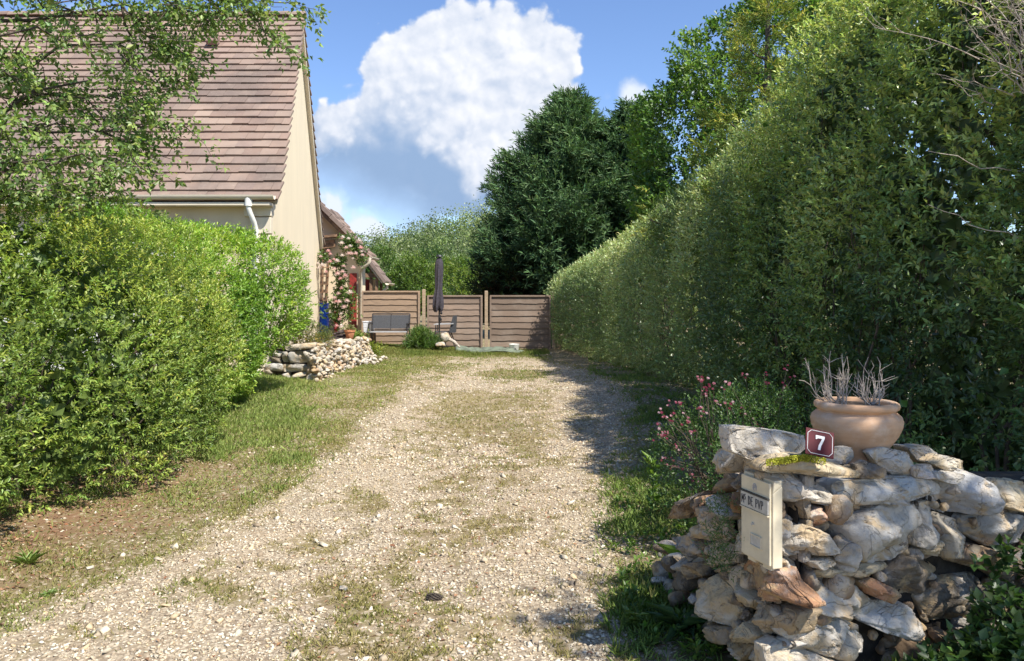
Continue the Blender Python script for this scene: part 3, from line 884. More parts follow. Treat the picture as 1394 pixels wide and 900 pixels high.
# eaves: soffit, gutter, downpipe
mb = MB(); mb.box(((XL+NE.x)/2, NE.y-.13, 3.20), (NE.x-XL+.1, .28, .05)); hp(mb.build('soffit', M['cream_trim']))
mb = MB(); n = 9
prof = [(math.cos(math.pi+math.pi*j/8)*.075, math.sin(math.pi+math.pi*j/8)*.075) for j in range(9)]
prof2 = [(a*.9, b*.9) for a, b in prof[::-1]]
mb.prism(prof+prof2, lambda p: Vector((NE.x+.13, NE.y-.26+p[0], 3.34+p[1])), lambda p: Vector((XL, NE.y-.26+p[0], 3.34+p[1])))
gut = hp(mb.build('gutter', M['cream_trim']))
mb = MB(); mb.tube([(-4.36, NE.y-.26, 3.28), (-4.36, NE.y-.26, 3.13), (-4.34, NE.y-.24, 3.05), (-4.30, NE.y-.16, 2.90), (-4.29, NE.y-.10, 2.78), (-4.29, NE.y-.09, 1.6), (-4.29, NE.y-.09, .2)], .042, 12)
mb.tube([(-4.36, NE.y-.26, 3.30), (-4.36, NE.y-.26, 3.16)], .062, 12)
for z in (2.6, 1.5): mb.tube([(-4.29, NE.y-.09, z), (-4.29, NE.y-.09, z+.05)], .05, 12)
hp(mb.build('downpipe', M['white_paint'], smooth=True))

# ================================================================== EXTENSION behind
ext = empty('house_extension', (-6, 25, 0.25), 'lower cream extension behind the gable with climbing roses and red shutter', 'extension')


def ep(o):
    o.parent = ext; o.matrix_parent_inverse = Matrix.Translation(-Vector(ext.location)); return o


YX = 23.05
xr = -4.55
zr = lambda x: 2.99+(-4.28-x)*1.0      # rake line
poly = [(-9, -.2), (xr, -.2), (xr, zr(xr)-.16), (-9, zr(-9)-.16)]
mb = MB(); mb.prism(poly, lambda p: Vector((p[0], YX, p[1])), lambda p: Vector((p[0], YX+.25, p[1]))); ep(mb.build('front_wall', M['render_pale']))
mb = MB(); mb.hexa([(xr-.25, YX+.252, -.2), (xr, YX+.252, -.2), (xr, 23.7, -.2), (xr-.25, 23.7, -.2), (xr-.25, YX+.252, 3.0), (xr, YX+.252, 3.0), (xr, 23.7, 3.0), (xr-.25, 23.7, 3.0)])
ep(mb.build('side_wall', M['render_yellow']))


def side_roof(x0, x1, zf, y0, y1, cols, rows, seed):
    """roof falling towards +x, its verge facing the camera"""
    rr = random.Random(seed); mb = MB(); dx = (x1-x0)/rows
    for k in range(rows):
        a = x0+k*dx-dx*.12; b = x0+(k+1)*dx
        y = y0
        while y < y1:
            c = shade(rr.choice(TPAL), rr.uniform(.8, 1.2)); lo = .06+rr.uniform(-.008, .012); t = .05
            mb.hexa([(a, y, zf(a)+.0-t), (b, y, zf(b)+lo-t), (b, y+.27, zf(b)+lo-t), (a, y+.27, zf(a)-t), (a, y, zf(a)+.0), (b, y, zf(b)+lo), (b, y+.27, zf(b)+lo), (a, y+.27, zf(a))], c)
            y += .275
    return mb


mb = side_roof(-8.6, -4.22, zr, YX-.34, 23.75, 0, 22, 8); ep(mb.build('roof', M['tile']))
mb = MB()   # thick mortar verge with capped tiles
nk = 12
for k in range(nk):
    a = Vector((-8.6+4.3*k/nk, YX-.38, 0)); a.z = zr(a.x)+.02; b = Vector((-8.6+4.3*(k+1)/nk, YX-.38, 0)); b.z = zr(b.x)+.035
    mb.beam(a, b, .12, .12, shade((.26, .19, .16), rs.uniform(.9, 1.5)))
ep(mb.build('verge', M['tile']))
mb = MB(); a = Vector((-8.6, YX-.36, zr(-8.6)-.13)); b = Vector((-4.3, YX-.36, zr(-4.3)-.13)); mb.beam(a, b, .03, .13)
mb.hexa([(-8.6, YX-.34, zr(-8.6)-.10), (-4.3, YX-.34, zr(-4.3)-.10), (-4.3, YX-.003, zr(-4.3)-.10), (-8.6, YX-.003, zr(-8.6)-.10),
         (-8.6, YX-.34, zr(-8.6)-.07), (-4.3, YX-.34, zr(-4.3)-.07), (-4.3, YX-.003, zr(-4.3)-.07), (-8.6, YX-.003, zr(-8.6)-.07)])
ep(mb.build('bargeboard', M['timber']))
# gutter along the eave and the bent downpipe
gx_, gz_ = -4.20, 2.90
mb = MB(); mb.prism(prof+prof2, lambda p: Vector((gx_+p[0], YX-.40, gz_+p[1])), lambda p: Vector((gx_+p[0], 23.75, gz_+p[1]))); ep(mb.build('gutter', M['cream_trim']))
mb = MB(); mb.tube([(gx_, YX-.5, 2.86), (gx_, YX-.5, 2.74), (gx_-.06, YX-.48, 2.66), (gx_-.26, YX-.36, 2.54), (gx_-.33, YX-.25, 2.44), (gx_-.34, YX-.06, 2.2), (gx_-.34, YX-.06, .3)], .042, 12)
ep(mb.build('downpipe', M['cream_trim'], smooth=True))
# rough beam ends, red shutters, doorway
mb = MB(); mb.beam(W(436, 323, YX-.25), W(460, 321, YX-.25), .3, .07); mb.beam(W(437, 334, YX-.2), W(456, 331, YX-.2), .10, .22); ep(mb.build('beam', M['timber']))
for (xa, xb, ya, yb) in ((476, 485.5, 372, 470), (455, 462, 424, 470)):
    a = W(xa, ya, YX-.04); b = W(xb, yb, YX-.04)
    mb = MB(); mb.box(((a.x+b.x)/2, YX-.035, (a.z+b.z)/2), (b.x-a.x, .06, a.z-b.z))
    for q in (.2, .5, .8): mb.box(((a.x+b.x)/2, YX-.075, b.z+(a.z-b.z)*q), (b.x-a.x-.02, .02, .07))
    ep(mb.build('shutter', M['red_paint'], bevel=.004))
# porch beyond the fence
zp = lambda x: 2.225+(-4.13-x)*1.32
mb = side_roof(-5.9, -4.10, zp, 24.9, 25.9, 0, 9, 9); ep(mb.build('porch_roof', M['tile']))
mb = MB(); mb.beam((-5.9, 24.86, zp(-5.9)-.02), (-4.12, 24.86, zp(-4.12)-.02), .10, .10, (.26, .19, .16)); ep(mb.build('porch_verge', M['tile']))
mb = MB(); mb.beam((-5.9, 24.9, zp(-5.9)-.13), (-4.2, 24.9, zp(-4.2)-.13), .03, .12); ep(mb.build('porch_bargeboard', M['cream_trim']))
mb = MB(); mb.prism(prof+prof2, lambda p: Vector((-4.05+p[0], 24.8, 2.17+p[1])), lambda p: Vector((-4.05+p[0], 25.9, 2.17+p[1])))
mb.tube([(-4.07, 24.95, 2.12), (-4.08, 24.95, 2.0), (-4.25, 24.98, 1.88), (-4.34, 25.0, 1.80), (-4.34, 25.0, .3)], .04, 10); ep(mb.build('porch_gutter', M['cream_trim']))
for (x, y) in ((-4.42, 25.0), (-4.62, 25.05), (-4.42, 25.8)):
    mb = MB(); mb.box((x, y, 1.2), (.09, .09, zp(x)*2-2.7)); ep(mb.build('porch_post', M['timber']))
mb = MB(); mb.box((-5.1, 25.0, 2.42), (1.4, .10, .14)); ep(mb.build('porch_beam', M['timber']))
mb = MB(); mb.box((-4.86, 25.5, 1.3), (.24, .06, 2.0)); ep(mb.build('porch_door', M['red_paint']))
mb = MB(); mb.box((-5.5, 25.7, 1.1), (1.9, .12, 2.4)); ep(mb.build('porch_wall', M['render_pale']))

# ================================================================== FENCE
fence = empty('wooden_fence', (-2, 22.5, .25), 'weathered horizontal board fence panels with taller posts', 'fence')


def fp(o):
    o.parent = fence; o.matrix_parent_inverse = Matrix.Translation(-Vector(fence.location)); return o


YF = 22.5
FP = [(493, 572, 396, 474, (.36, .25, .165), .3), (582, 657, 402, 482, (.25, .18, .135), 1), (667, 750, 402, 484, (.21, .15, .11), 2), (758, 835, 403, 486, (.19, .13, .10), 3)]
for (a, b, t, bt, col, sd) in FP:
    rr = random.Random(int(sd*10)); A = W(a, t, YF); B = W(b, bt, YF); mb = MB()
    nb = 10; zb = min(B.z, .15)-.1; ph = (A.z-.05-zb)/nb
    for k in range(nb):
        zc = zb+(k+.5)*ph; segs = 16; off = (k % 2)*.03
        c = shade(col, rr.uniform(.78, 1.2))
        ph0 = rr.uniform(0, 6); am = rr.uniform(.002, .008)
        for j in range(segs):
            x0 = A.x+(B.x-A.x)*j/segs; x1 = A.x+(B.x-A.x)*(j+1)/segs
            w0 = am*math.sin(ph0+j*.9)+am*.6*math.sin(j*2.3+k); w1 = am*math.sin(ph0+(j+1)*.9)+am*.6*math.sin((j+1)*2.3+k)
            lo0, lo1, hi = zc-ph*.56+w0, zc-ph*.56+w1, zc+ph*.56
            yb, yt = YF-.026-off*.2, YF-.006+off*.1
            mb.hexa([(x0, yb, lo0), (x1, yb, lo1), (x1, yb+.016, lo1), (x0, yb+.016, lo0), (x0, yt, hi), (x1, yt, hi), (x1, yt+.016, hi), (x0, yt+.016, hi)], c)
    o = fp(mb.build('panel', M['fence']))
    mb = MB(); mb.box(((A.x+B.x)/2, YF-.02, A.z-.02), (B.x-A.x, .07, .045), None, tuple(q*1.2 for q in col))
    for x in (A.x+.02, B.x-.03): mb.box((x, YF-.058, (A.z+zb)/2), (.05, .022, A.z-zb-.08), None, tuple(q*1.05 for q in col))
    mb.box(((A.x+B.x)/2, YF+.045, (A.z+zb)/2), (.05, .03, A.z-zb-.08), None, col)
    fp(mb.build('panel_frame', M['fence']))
for (a, t, bt) in ((577, 395, 478), (662, 397, 484), (754, 399, 486)):
    A = W(a, t, YF-.02); mb = MB(); mb.box((A.x, YF-.005, A.z/2), (.095, .09, A.z), None, (.42, .31, .20)); mb.box((A.x, YF-.005, A.z+.012), (.10, .095, .024), None, (.36, .27, .19), .7)
    fp(mb.build('post', M['fence'], bevel=.006))
#PART3
# ================================================================== VEGETATION
def hedge(name, label, cat, blobs, n, seed, nleaf, slen, L, Wd, pal, m_, stems=10, group=None, inner=0, **kw):
    rng = np.random.default_rng(seed); b0 = blobs[0]
    root = empty(name, (b0[0], b0[1], float(Hb(b0[0], b0[1])[0])), label, cat, group)
    inv = Matrix.Translation(-Vector(root.location))
    a = foliage(blobs, n, rng, nleaf, slen, L, Wd, pal, seed=seed, **kw)
    arr = [a]
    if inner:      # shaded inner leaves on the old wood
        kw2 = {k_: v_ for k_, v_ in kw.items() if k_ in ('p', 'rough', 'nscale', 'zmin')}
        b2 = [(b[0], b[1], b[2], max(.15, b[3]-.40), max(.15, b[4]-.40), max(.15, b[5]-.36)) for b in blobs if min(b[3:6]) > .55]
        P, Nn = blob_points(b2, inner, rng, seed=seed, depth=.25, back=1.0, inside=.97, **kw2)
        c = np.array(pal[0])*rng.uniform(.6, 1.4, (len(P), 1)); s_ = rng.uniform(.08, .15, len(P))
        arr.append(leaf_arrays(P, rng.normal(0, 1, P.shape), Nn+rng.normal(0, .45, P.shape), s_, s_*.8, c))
    o = leaf_obj('foliage', arr, m_, root); o.matrix_parent_inverse = inv
    mb = MB()
    for k in range(stems):
        b = blobs[rng.integers(0, len(blobs))]
        p0 = (b[0]+rng.uniform(-.5, .3)*b[3], b[1]+rng.uniform(-.5, .5)*b[4], -.05)
        for j in range(4):
            d = rng.normal(0, 1, 3); d[2] = abs(d[2]); d /= np.linalg.norm(d)
            q = np.array(b[:3])+d*np.array(b[3:6])*.68
            limb(mb, p0, q, .015, .004, rng, 6, .04, n=5)
    if not stems: return root
    o = mb.build('stems', M['twig'], root); o.matrix_parent_inverse = inv
    return root


def extra(root, name, arrs, m_):
    o = leaf_obj(name, arrs, m_, root); o.matrix_parent_inverse = Matrix.Translation(-Vector(root.location)); return o


# ---- left shrubs
PL = [(0.135, 0.195, 0.05), (0.205, 0.285, 0.06), (0.275, 0.36, 0.075), (0.36, 0.43, 0.09), (0.45, 0.49, 0.11)]
sh1 = [(-4.60, 4.5, .98, 1.66, 1.45, 1.45), (-4.45, 6.2, 1.02, 1.58, 1.5, 1.50), (-4.32, 7.8, 1.00, 1.46, 1.45, 1.46), (-6.2, 6.2, 1.2, 1.6, 2.6, 1.35), (-4.3, 8.6, 1.2, 1.1, 1.1, 1.28),
       (-3.75, 5.6, .95, .62, .7, .75), (-3.7, 7.3, .8, .6, .75, .62), (-3.95, 4.6, 1.3, .6, .7, .75), (-4.1, 8.6, .95, .62, .8, .85)]
hedge('shrub', 'large yellow-green shrub filling the left side of the drive', 'shrub', sh1, 21000, 101, 11, .11, .040, .0155, PL, M['leaf'], 14,
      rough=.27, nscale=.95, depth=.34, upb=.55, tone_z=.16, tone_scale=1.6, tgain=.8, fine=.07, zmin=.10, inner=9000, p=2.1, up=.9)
# shoots standing out of the top and side of the shrub
sh2 = [(-4.45, 10.4, 1.30, .98, 1.2, 1.30), (-3.78, 10.9, 1.62, .74, .75, .80), (-5.0, 9.6, 1.25, 1.0, 1.0, 1.38), (-3.95, 9.8, 1.25, .62, .7, .85)]
hedge('shrub', 'bright green broad-leaved shrub in front of the house downpipe', 'shrub', sh2, 9800, 102, 9, .13, .058, .021,
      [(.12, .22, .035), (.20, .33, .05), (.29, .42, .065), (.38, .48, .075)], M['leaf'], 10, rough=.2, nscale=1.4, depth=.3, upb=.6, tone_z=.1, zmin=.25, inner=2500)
rng = np.random.default_rng(131)
# small ochre bush on top of the far dry stone wall
hedge('bush', 'small round ochre-tipped bush on the far rubble wall', 'bush', [(-3.62, 13.3, .98, .40, .38, .24), (-3.5, 13.5, .92, .32, .3, .22)], 1500, 103, 7, .05, .028, .012,
      [(.06, .09, .02), (.14, .15, .03), (.34, .24, .05), (.16, .20, .04)], M['leaf'], 0, rough=.2, zmin=.6)

# ---- far right hedge (grey green, clipped)
PR = [(0.145, 0.205, 0.085), (0.22, 0.3, 0.115), (0.32, 0.39, 0.16), (0.44, 0.5, 0.23)]
hb = []
for k in range(10):
    t = k/9; y = 23.6-13.6*t
    xl = np.interp(y, [9.5, 11, 15, 24], [2.62, 2.60, 2.10, .98]); ht = np.interp(y, [9.5, 12, 15, 24], [4.05, 3.65, 3.20, 2.45])
    hb.append((xl+1.25, y, ht*.48, 1.25, 1.25, ht*.54))
hedge('hedge', 'long clipped grey-green hedge running back to the fence', 'hedge', hb, 24000, 104, 8, .15, .070, .024, PR, M['leaf_gloss'], 20,
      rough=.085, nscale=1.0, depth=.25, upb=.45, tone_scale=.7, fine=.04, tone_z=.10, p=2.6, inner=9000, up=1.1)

# ---- near overgrown hedge
PN = [(0.1, 0.155, 0.06), (0.17, 0.255, 0.085), (0.28, 0.38, 0.115), (0.4, 0.49, 0.15), (0.5, 0.57, 0.19)]
nb_ = [(4.15, 8.6, 2.2, 1.45, 1.5, 2.6), (4.15, 7.0, 2.4, 1.45, 1.4, 3.0), (4.3, 5.6, 2.3, 1.55, 1.2, 2.9), (4.7, 4.9, 2.1, 1.6, 1.0, 2.6), (3.9, 9.7, 1.8, 1.2, 1.1, 2.15), (4.6, 4.7, 1.9, 1.5, .8, 2.3), (5.6, 6.5, 2.3, 1.6, 2.2, 2.9), (5.0, 4.6, 2.5, 1.5, .9, 2.9), (3.9, 4.75, 2.9, .8, .5, 1.5),
       (3.35, 7.6, 3.2, .65, .9, .95), (3.2, 6.3, 2.3, .6, .8, .8), (3.25, 8.4, 1.6, .6, .8, .8), (3.45, 5.2, 3.6, .7, .6, .9)]
nh = hedge('overgrown_hedge', 'tall overgrown dark green hedge behind the pot and stone wall', 'hedge', nb_, 37000, 105, 9, .13, .055, .023, PN, M['leaf_gloss'], 26,
           rough=.15, nscale=1.0, depth=.42, upb=.4, tone_scale=.9, fine=.06, tone_z=.20, p=2.2, zmin=.05, inner=30000, up=1.0)  # tone_z paints the sunlit upper band into the leaf colour
# ivy leaves low down in the hedge and a few long loose shoots
rng = np.random.default_rng(140)
P, Nn = blob_points(nb_, 2600, rng, seed=105, rough=.15, nscale=1.0, depth=.08, p=2.6)
k = fbm(P, 1.5, 2, 9) > .52; P = P[k]; Nn = Nn[k]
c = np.array([(.07, .14, .025)])*rng.uniform(.6, 1.8, (len(P), 1))
extra(nh, 'ivy', [leaf_arrays(P+Nn*.04, rng.normal(0, .5, P.shape)+np.array([0, 0, -.7]), Nn+rng.normal(0, .4, P.shape), rng.uniform(.05, .085, len(P)), rng.uniform(.05, .075, len(P)), c)], M['leaf_gloss'])
# dead grey branches top right
mb = MB(); rng = np.random.default_rng(141)
for k in range(40):
    a = np.array([3.10+rng.normal(0, .12), 4.45+rng.uniform(-.1, .25), 3.0+rng.uniform(-.2, .25)]); b = a+np.array([rng.normal(-.28, .22), rng.normal(-.08, .12), rng.normal(.26, .2)])
    pts = limb(mb, a, b, .0042, .0012, rng, 6, .03, n=5)
    for j in range(6):
        s = pts[rng.integers(1, 6)]; limb(mb, s, s+rng.normal(0, .08, 3)+np.array([-.04, -.02, .04]), .0018, .0007, rng, 3, .05, n=4)
limb(mb, (3.45, 5.0, 1.2), (3.05, 4.5, 2.9), .016, .009, rng, 9, .02); limb(mb, (3.3, 4.7, 2.35), (2.45, 4.5, 2.48), .006, .0015, rng, 9, .015); limb(mb, (3.3, 4.6, 1.85), (2.4, 4.4, 2.15), .005, .0015, rng, 9, .015)
o = mb.build('dead_branches', M['dead_twig'], nh); o.matrix_parent_inverse = Matrix.Translation(-Vector(nh.location))

# ---- trees
def tree(name, label, base, trunk_r, top, blobs, n, seed, nleaf, slen, L, Wd, pal, m_=None, limbs=9, group=None, lead=None, **kw):
    rng = np.random.default_rng(seed); root = empty(name, base, label, 'tree', group); inv = Matrix.Translation(-Vector(base))
    mb = MB(); b = Vector(base); t = Vector(top)
    pts = limb(mb, b+Vector((0, 0, -.2)), t, trunk_r, trunk_r*.25, rng, 8, .02, n=10)
    for k in range(limbs):
        bb = blobs[k % len(blobs)]; s = pts[rng.integers(3, 8)]
        d = nrm(rng.normal(0, 1, 3)); q = np.array(bb[:3])+d*np.array(bb[3:6])*.7
        l2 = limb(mb, s, q, trunk_r*.35, trunk_r*.06, rng, 6, .06, n=7)
        for j in range(4):
            s2 = l2[rng.integers(2, 6)]; d = nrm(rng.normal(0, 1, 3)); limb(mb, s2, s2+d*np.array(bb[3:6])*.5, trunk_r*.12, trunk_r*.03, rng, 4, .08, n=5)
    o = mb.build('trunk', M['bark'], root); o.matrix_parent_inverse = inv
    a = foliage(blobs, n, rng, nleaf, slen, L, Wd, pal, seed=seed, **kw)
    o = leaf_obj('crown', [a], m_ or M['leaf'], root); o.matrix_parent_inverse = inv
    return root, inv


# left fruit tree: trunk outside the picture, boughs reach over the drive
rng = np.random.default_rng(151)
lt = empty('tree', (-7.0, 5.4, 0.1), 'leafy tree with long boughs reaching in from the left before the roof', 'tree'); inv = Matrix.Translation(-Vector(lt.location))
mb = MB(); tb = limb(mb, (-7.0, 5.4, -.1), (-6.3, 5.6, 4.6), .17, .07, rng, 8, .02, n=12)
tips = []
BO = [((-6.7, 5.45, 2.2), W(150, 178, 6.2), .05), ((-6.6, 5.5, 2.8), W(160, 60, 6.3), .05), ((-6.5, 5.5, 3.2), W(165, 5, 6.2), .05), ((-6.8, 5.4, 2.0), W(70, 262, 6.0), .035),
      ((-6.6, 5.5, 2.5), W(120, 110, 6.0), .05), ((-6.6, 5.5, 2.4), W(90, 215, 5.6), .04), ((-6.4, 5.6, 3.4), W(120, -60, 6.0), .05), ((-6.4, 5.6, 3.6), W(130, -90, 6.2), .045),
      ((-6.7, 5.4, 2.6), W(-20, 150, 5.6), .05), ((-6.4, 5.6, 4.0), W(30, -160, 5.6), .05), ((-6.6, 5.5, 3.0), W(40, 40, 5.4), .05), ((-6.5, 5.5, 3.0), W(140, 130, 6.4), .035)]
for a, b, r in BO:
    pts = limb(mb, a, b, r, .007, rng, 9, .045, n=8)
    for j in range(15):
        i = rng.integers(2, 10); s = pts[min(i, 9)]
        e = s+rng.normal(0, .30, 3)+np.array([.08, 0, -.04]); p2 = limb(mb, s, e, .011, .003, rng, 5, .08, n=5)
        for q in p2[2:]: tips.append((q, e-s))
        for jj in range(3):
            s3 = p2[rng.integers(2, 6)]; e3 = s3+rng.normal(0, .15, 3)+np.array([.04, 0, -.03]); p3 = limb(mb, s3, e3, .005, .002, rng, 3, .08, n=4)
            for q in p3[1:]: tips.append((q, e3-s3))
    for q in pts[5:]: tips.append((q, np.array(b)-np.array(a)))
# thin outer twigs, each with its leaves, over the roof and at the top of the picture
TW = [((225, 0), (300, 35), 6.2), ((280, -30), (352, 12), 6.2), ((290, -20), (384, 62), 6.2), ((300, -25), (430, 13), 6.3), ((180, 60), (268, 78), 6.3), ((200, 95), (262, 128), 6.3),
      ((150, 178), (262, 168), 6.2), ((140, 180), (238, 218), 6.2), ((110, 190), (205, 255), 6.0), ((60, 262), (185, 268), 6.0), ((190, 40), (265, 100), 6.3), ((150, 120), (215, 150), 6.2),
      ((330, 5), (395, 75), 6.25), ((230, -10), (262, 40), 6.2), ((120, 220), (170, 280), 5.9), ((240, 10), (330, 22), 6.2), ((260, -20), (330, 40), 6.1), ((100, 150), (225, 190), 6.2)]
for (a, b, Y) in TW:
    p2 = limb(mb, W(*a, Y), W(*b, Y+rng.normal(0, .1)), .009, .002, rng, 8, .04, n=5)
    for q in p2[1:]: tips.append((q, p2[-1]-p2[0]))
    for j in range(4):
        s3 = p2[rng.integers(2, 8)]; e3 = s3+rng.normal(0, .10, 3)+np.array([.06, 0, -.02]); p3 = limb(mb, s3, e3, .004, .0015, rng, 3, .08, n=4)
        for q in p3[1:]: tips.append((q, e3-s3))
o = mb.build('trunk', M['bark'], lt); o.matrix_parent_inverse = inv
P = np.array([t[0] for t in tips]); D = np.array([t[1] for t in tips])
PT = [(0.1, 0.155, 0.05), (0.16, 0.235, 0.07), (0.23, 0.32, 0.09), (0.31, 0.4, 0.12)]
arrs = []
for rep in range(3):
    Q = P+rng.normal(0, .035, P.shape)
    k = rng.uniform(0, 1, len(Q)) < .85
    arrs.append(sprigs(Q[k], nrm(D[k])+rng.normal(0, .5, D[k].shape)+np.array([0, 0, -.15]), rng, 4, .09, .052, .029, PT, jit=.5, up=.7))
# fuller inner crown
cb = [tuple(W(30, 60, 5.9))+(.95, .8, .75), tuple(W(110, 150, 6.1))+(.62, .6, .62), tuple(W(20, 200, 5.9))+(.7, .6, .45), tuple(W(150, 20, 6.2))+(.45, .5, .45), tuple(W(60, -120, 6.0))+(1.5, 1.1, .8),
      tuple(W(20, 120, 5.8))+(.75, .7, .8), tuple(W(-120, 100, 5.5))+(1.0, 1.0, 1.2)]
P, Nn = blob_points(cb, 3600, rng, seed=7, rough=.45, nscale=2.2, depth=.45, p=2.0)
k = fbm(P, 3.0, 3, 91) > .46
arrs.append(sprigs(P[k], Nn[k]+rng.normal(0, .6, Nn[k].shape), rng, 6, .13, .052, .029, PT, jit=.5, up=.7))
o = leaf_obj('crown', arrs, M['leaf'], lt); o.matrix_parent_inverse = inv


def conifer(name, label, base, height, radius, n_br, seed, pal, L, Wd, nleaf, m_, prof, sp=.55, slen=.4, asc=.55, group=None, low=.03, tshift=0.0):
    rng = np.random.default_rng(seed); root = empty(name, base, label, 'tree', group); inv = Matrix.Translation(-Vector(base)); b = np.array(base, float)
    mb = MB(); mb.tube([b+np.array([0, 0, -.3]), b+np.array([0, 0, height*.5]), b+np.array([0, 0, height*.97])], [radius*.09, radius*.05, .02], 9)
    P, D, T = [], [], []
    for k in range(n_br):
        u = (k+.5)/n_br; h = low+(1-low)*u**.92; az = k*2.39996+rng.normal(0, .25); rr = radius*prof(h)*rng.uniform(.48, 1.22)
        if rr < .05: rr = .05
        d = np.array([math.cos(az), math.sin(az), 0]); z0 = height*h*.97; s = b+np.array([0, 0, z0])
        e = s+d*rr+np.array([0, 0, rr*asc*rng.uniform(.5, 1.3)-.1*rr])
        toc = nrm(CAMP-s); away = float((toc*d).sum()) < -.45
        if k % 3 == 0: mb.tube([s, (s+e)/2-np.array([0, 0, .08*rr]), e], [.02+.012*rr, .015+.005*rr, .008], 5)
        m2 = max(5, int(rr*(9 if away else 20)/sp)) 
        tt = rng.uniform(.25, 1.02, m2)**.7; pos = s+(e-s)*tt[:, None]+np.array([0, 0, -.25*rr])*(4*tt*(1-tt))[:, None]*.5
        side = np.cross(d, [0, 0, 1]); spread = rr*.34*(1.15-tt)
        pos = pos+side[None]*(rng.normal(0, 1, m2)*spread)[:, None]+np.array([0, 0, 1])[None]*(rng.normal(0, .10*rr, m2))[:, None]
        dd = d[None]*.8+side[None]*rng.normal(0, .55, m2)[:, None]+np.array([0, 0, 1])*rng.uniform(-.05, .85, m2)[:, None]
        P.append(pos); D.append(dd); T.append(np.clip(tt*.8-.2+tshift+rng.normal(0, .15, m2)+(u-.5)*.3, 0, 1))
    P = np.concatenate(P); D = np.concatenate(D); T = np.concatenate(T)
    a = sprigs(P, D, rng, nleaf, slen, L, Wd, pal, spread=.55, toned=T, jit=.25, up=.2)
    o = mb.build('trunk', M['bark'], root); o.matrix_parent_inverse = inv
    o = leaf_obj('crown', [a], m_, root); o.matrix_parent_inverse = inv
    return root, P


cp = lambda h: min(1.0, (1-h)**.80*1.12)*(.80+.2*min(1, h*5))
conifer('conifer', 'big dark green conifer behind the fence, with feathery twin tips', (2.3, 31, .2), 10.0, 3.7, 300, 161, [(.030, .065, .030), (.065, .125, .052), (.12, .20, .08), (.20, .30, .12)],
        .24, .05, 11, M['needle'], cp, .60, .50, .65, low=.12)
conifer('conifer', 'second dark conifer close beside the big feathery one', (4.7, 30, .2), 9.3, 3.1, 220, 162, [(.028, .060, .028), (.055, .11, .048), (.10, .175, .07), (.16, .25, .10)],
        .24, .05, 11, M['needle'], cp, .62, .50, .65, low=.12)
conifer('conifer', 'narrow conifer with reddish dead lower branches next to the fence post', (.35, 30.5, .2), 5.4, 1.9, 120, 163, [(.06, .030, .018), (.035, .045, .02), (.022, .055, .022), (.04, .085, .03)],
        .22, .05, 10, M['needle'], lambda h: min(1, (1-h)**.7*1.1), .6, .42, .5, low=.05)
conifer('golden_conifer', 'yellow-tipped golden conifer between the clipped and the overgrown hedge', (4.15, 12.4, .2), 6.7, 2.0, 74, 164, [(.06, .12, .03), (.10, .17, .04), (.17, .23, .05), (.46, .44, .08)],
        .080, .017, 12, M['needle'], lambda h: min(1, (1-h)*1.35+.06), .30, .24, .28, low=.25, tshift=.17)
tree('tree', 'broad deciduous tree rising against the sky behind the hedges', (6.2, 23, .2), .28, (6.2, 23, 7.5),
     [(5.7, 22.5, 5.3, 1.9, 1.8, 2.5), (7.0, 22.5, 7.3, 2.3, 2.0, 2.6), (5.2, 22.6, 6.6, 1.5, 1.5, 1.5), (8.2, 22.5, 8.8, 2.2, 2, 2.0), (5.9, 22.3, 3.2, 2.3, 1.8, 2.0), (6.6, 22.3, 8.6, 1.2, 1.2, 1.2)],
     10500, 165, 9, .36, .13, .08, [(.045, .10, .022), (.075, .15, .03), (.12, .21, .04), (.17, .27, .05)], rough=.42, nscale=.9, depth=.9, tone_z=.02, p=2.0, limbs=12)
# tall tree to the right, out of frame, whose boughs dapple the wall and the drive
tree('tree', 'tall dark tree rising above the overgrown hedge', (6.6, 4.4, .1), .24, (5.9, 3.2, 5.9),
     [(4.15, .80, 5.6, .95, .65, .55), (5.2, 1.1, 5.8, 1.2, .9, .8), (5.3, 2.5, 5.8, 1.1, .8, .7), (6.3, 3.6, 5.9, 1.4, 1.3, 1.1)],
     2100, 166, 8, .22, .085, .05, PN, rough=.5, nscale=1.0, depth=.8, p=2.0, back=1.0, limbs=12)

# ---- trees on the hill and behind the fence
rng = np.random.default_rng(171)
PW = [(0.1, 0.15, 0.055), (0.14, 0.195, 0.065), (0.19, 0.24, 0.085), (0.24, 0.28, 0.11), (0.165, 0.21, 0.085)]  # muted olive-grey tones: distance haze put into the leaf colour
arrs = []
NW = 1500
wx = rng.uniform(-75, 60, NW); wy = rng.uniform(76, 215, NW)
vis = (wx/wy > -.26) & (wx/wy < .40)
wx, wy = wx[vis], wy[vis]; wz = hillz(wx, wy)
for x, y, z in zip(wx, wy, wz):
    r = rng.uniform(1.7, 3.2); hh = r*rng.uniform(.9, 1.3); m2 = int(300*(90/y)**.5)
    d = nrm(rng.normal(0, 1, (m2, 3))); d[:, 1] -= .35; d = nrm(d); s = rng.uniform(.72, 1.08, m2)[:, None]
    P = np.array([x, y, z+hh*.9])+d*s*np.array([r, r, hh])*(.8+.4*vnoise(d*2+np.array([x, y, 0]), 1.3, 3)[:, None])
    base = np.array(PW[rng.integers(0, 5)])*rng.uniform(.6, 1.35)
    c = base[None]*rng.uniform(.65, 1.4, (m2, 1))
    sz = rng.uniform(.20, .40, m2)*(y/110)**.4
    arrs.append(leaf_arrays(P, rng.normal(0, 1, (m2, 3)), d+rng.normal(0, .5, (m2, 3)), sz, sz*.75, c))
tag(leaf_obj('woodland', arrs, M['leaf']), kind='stuff')
GW = 'young trees standing behind the fence'
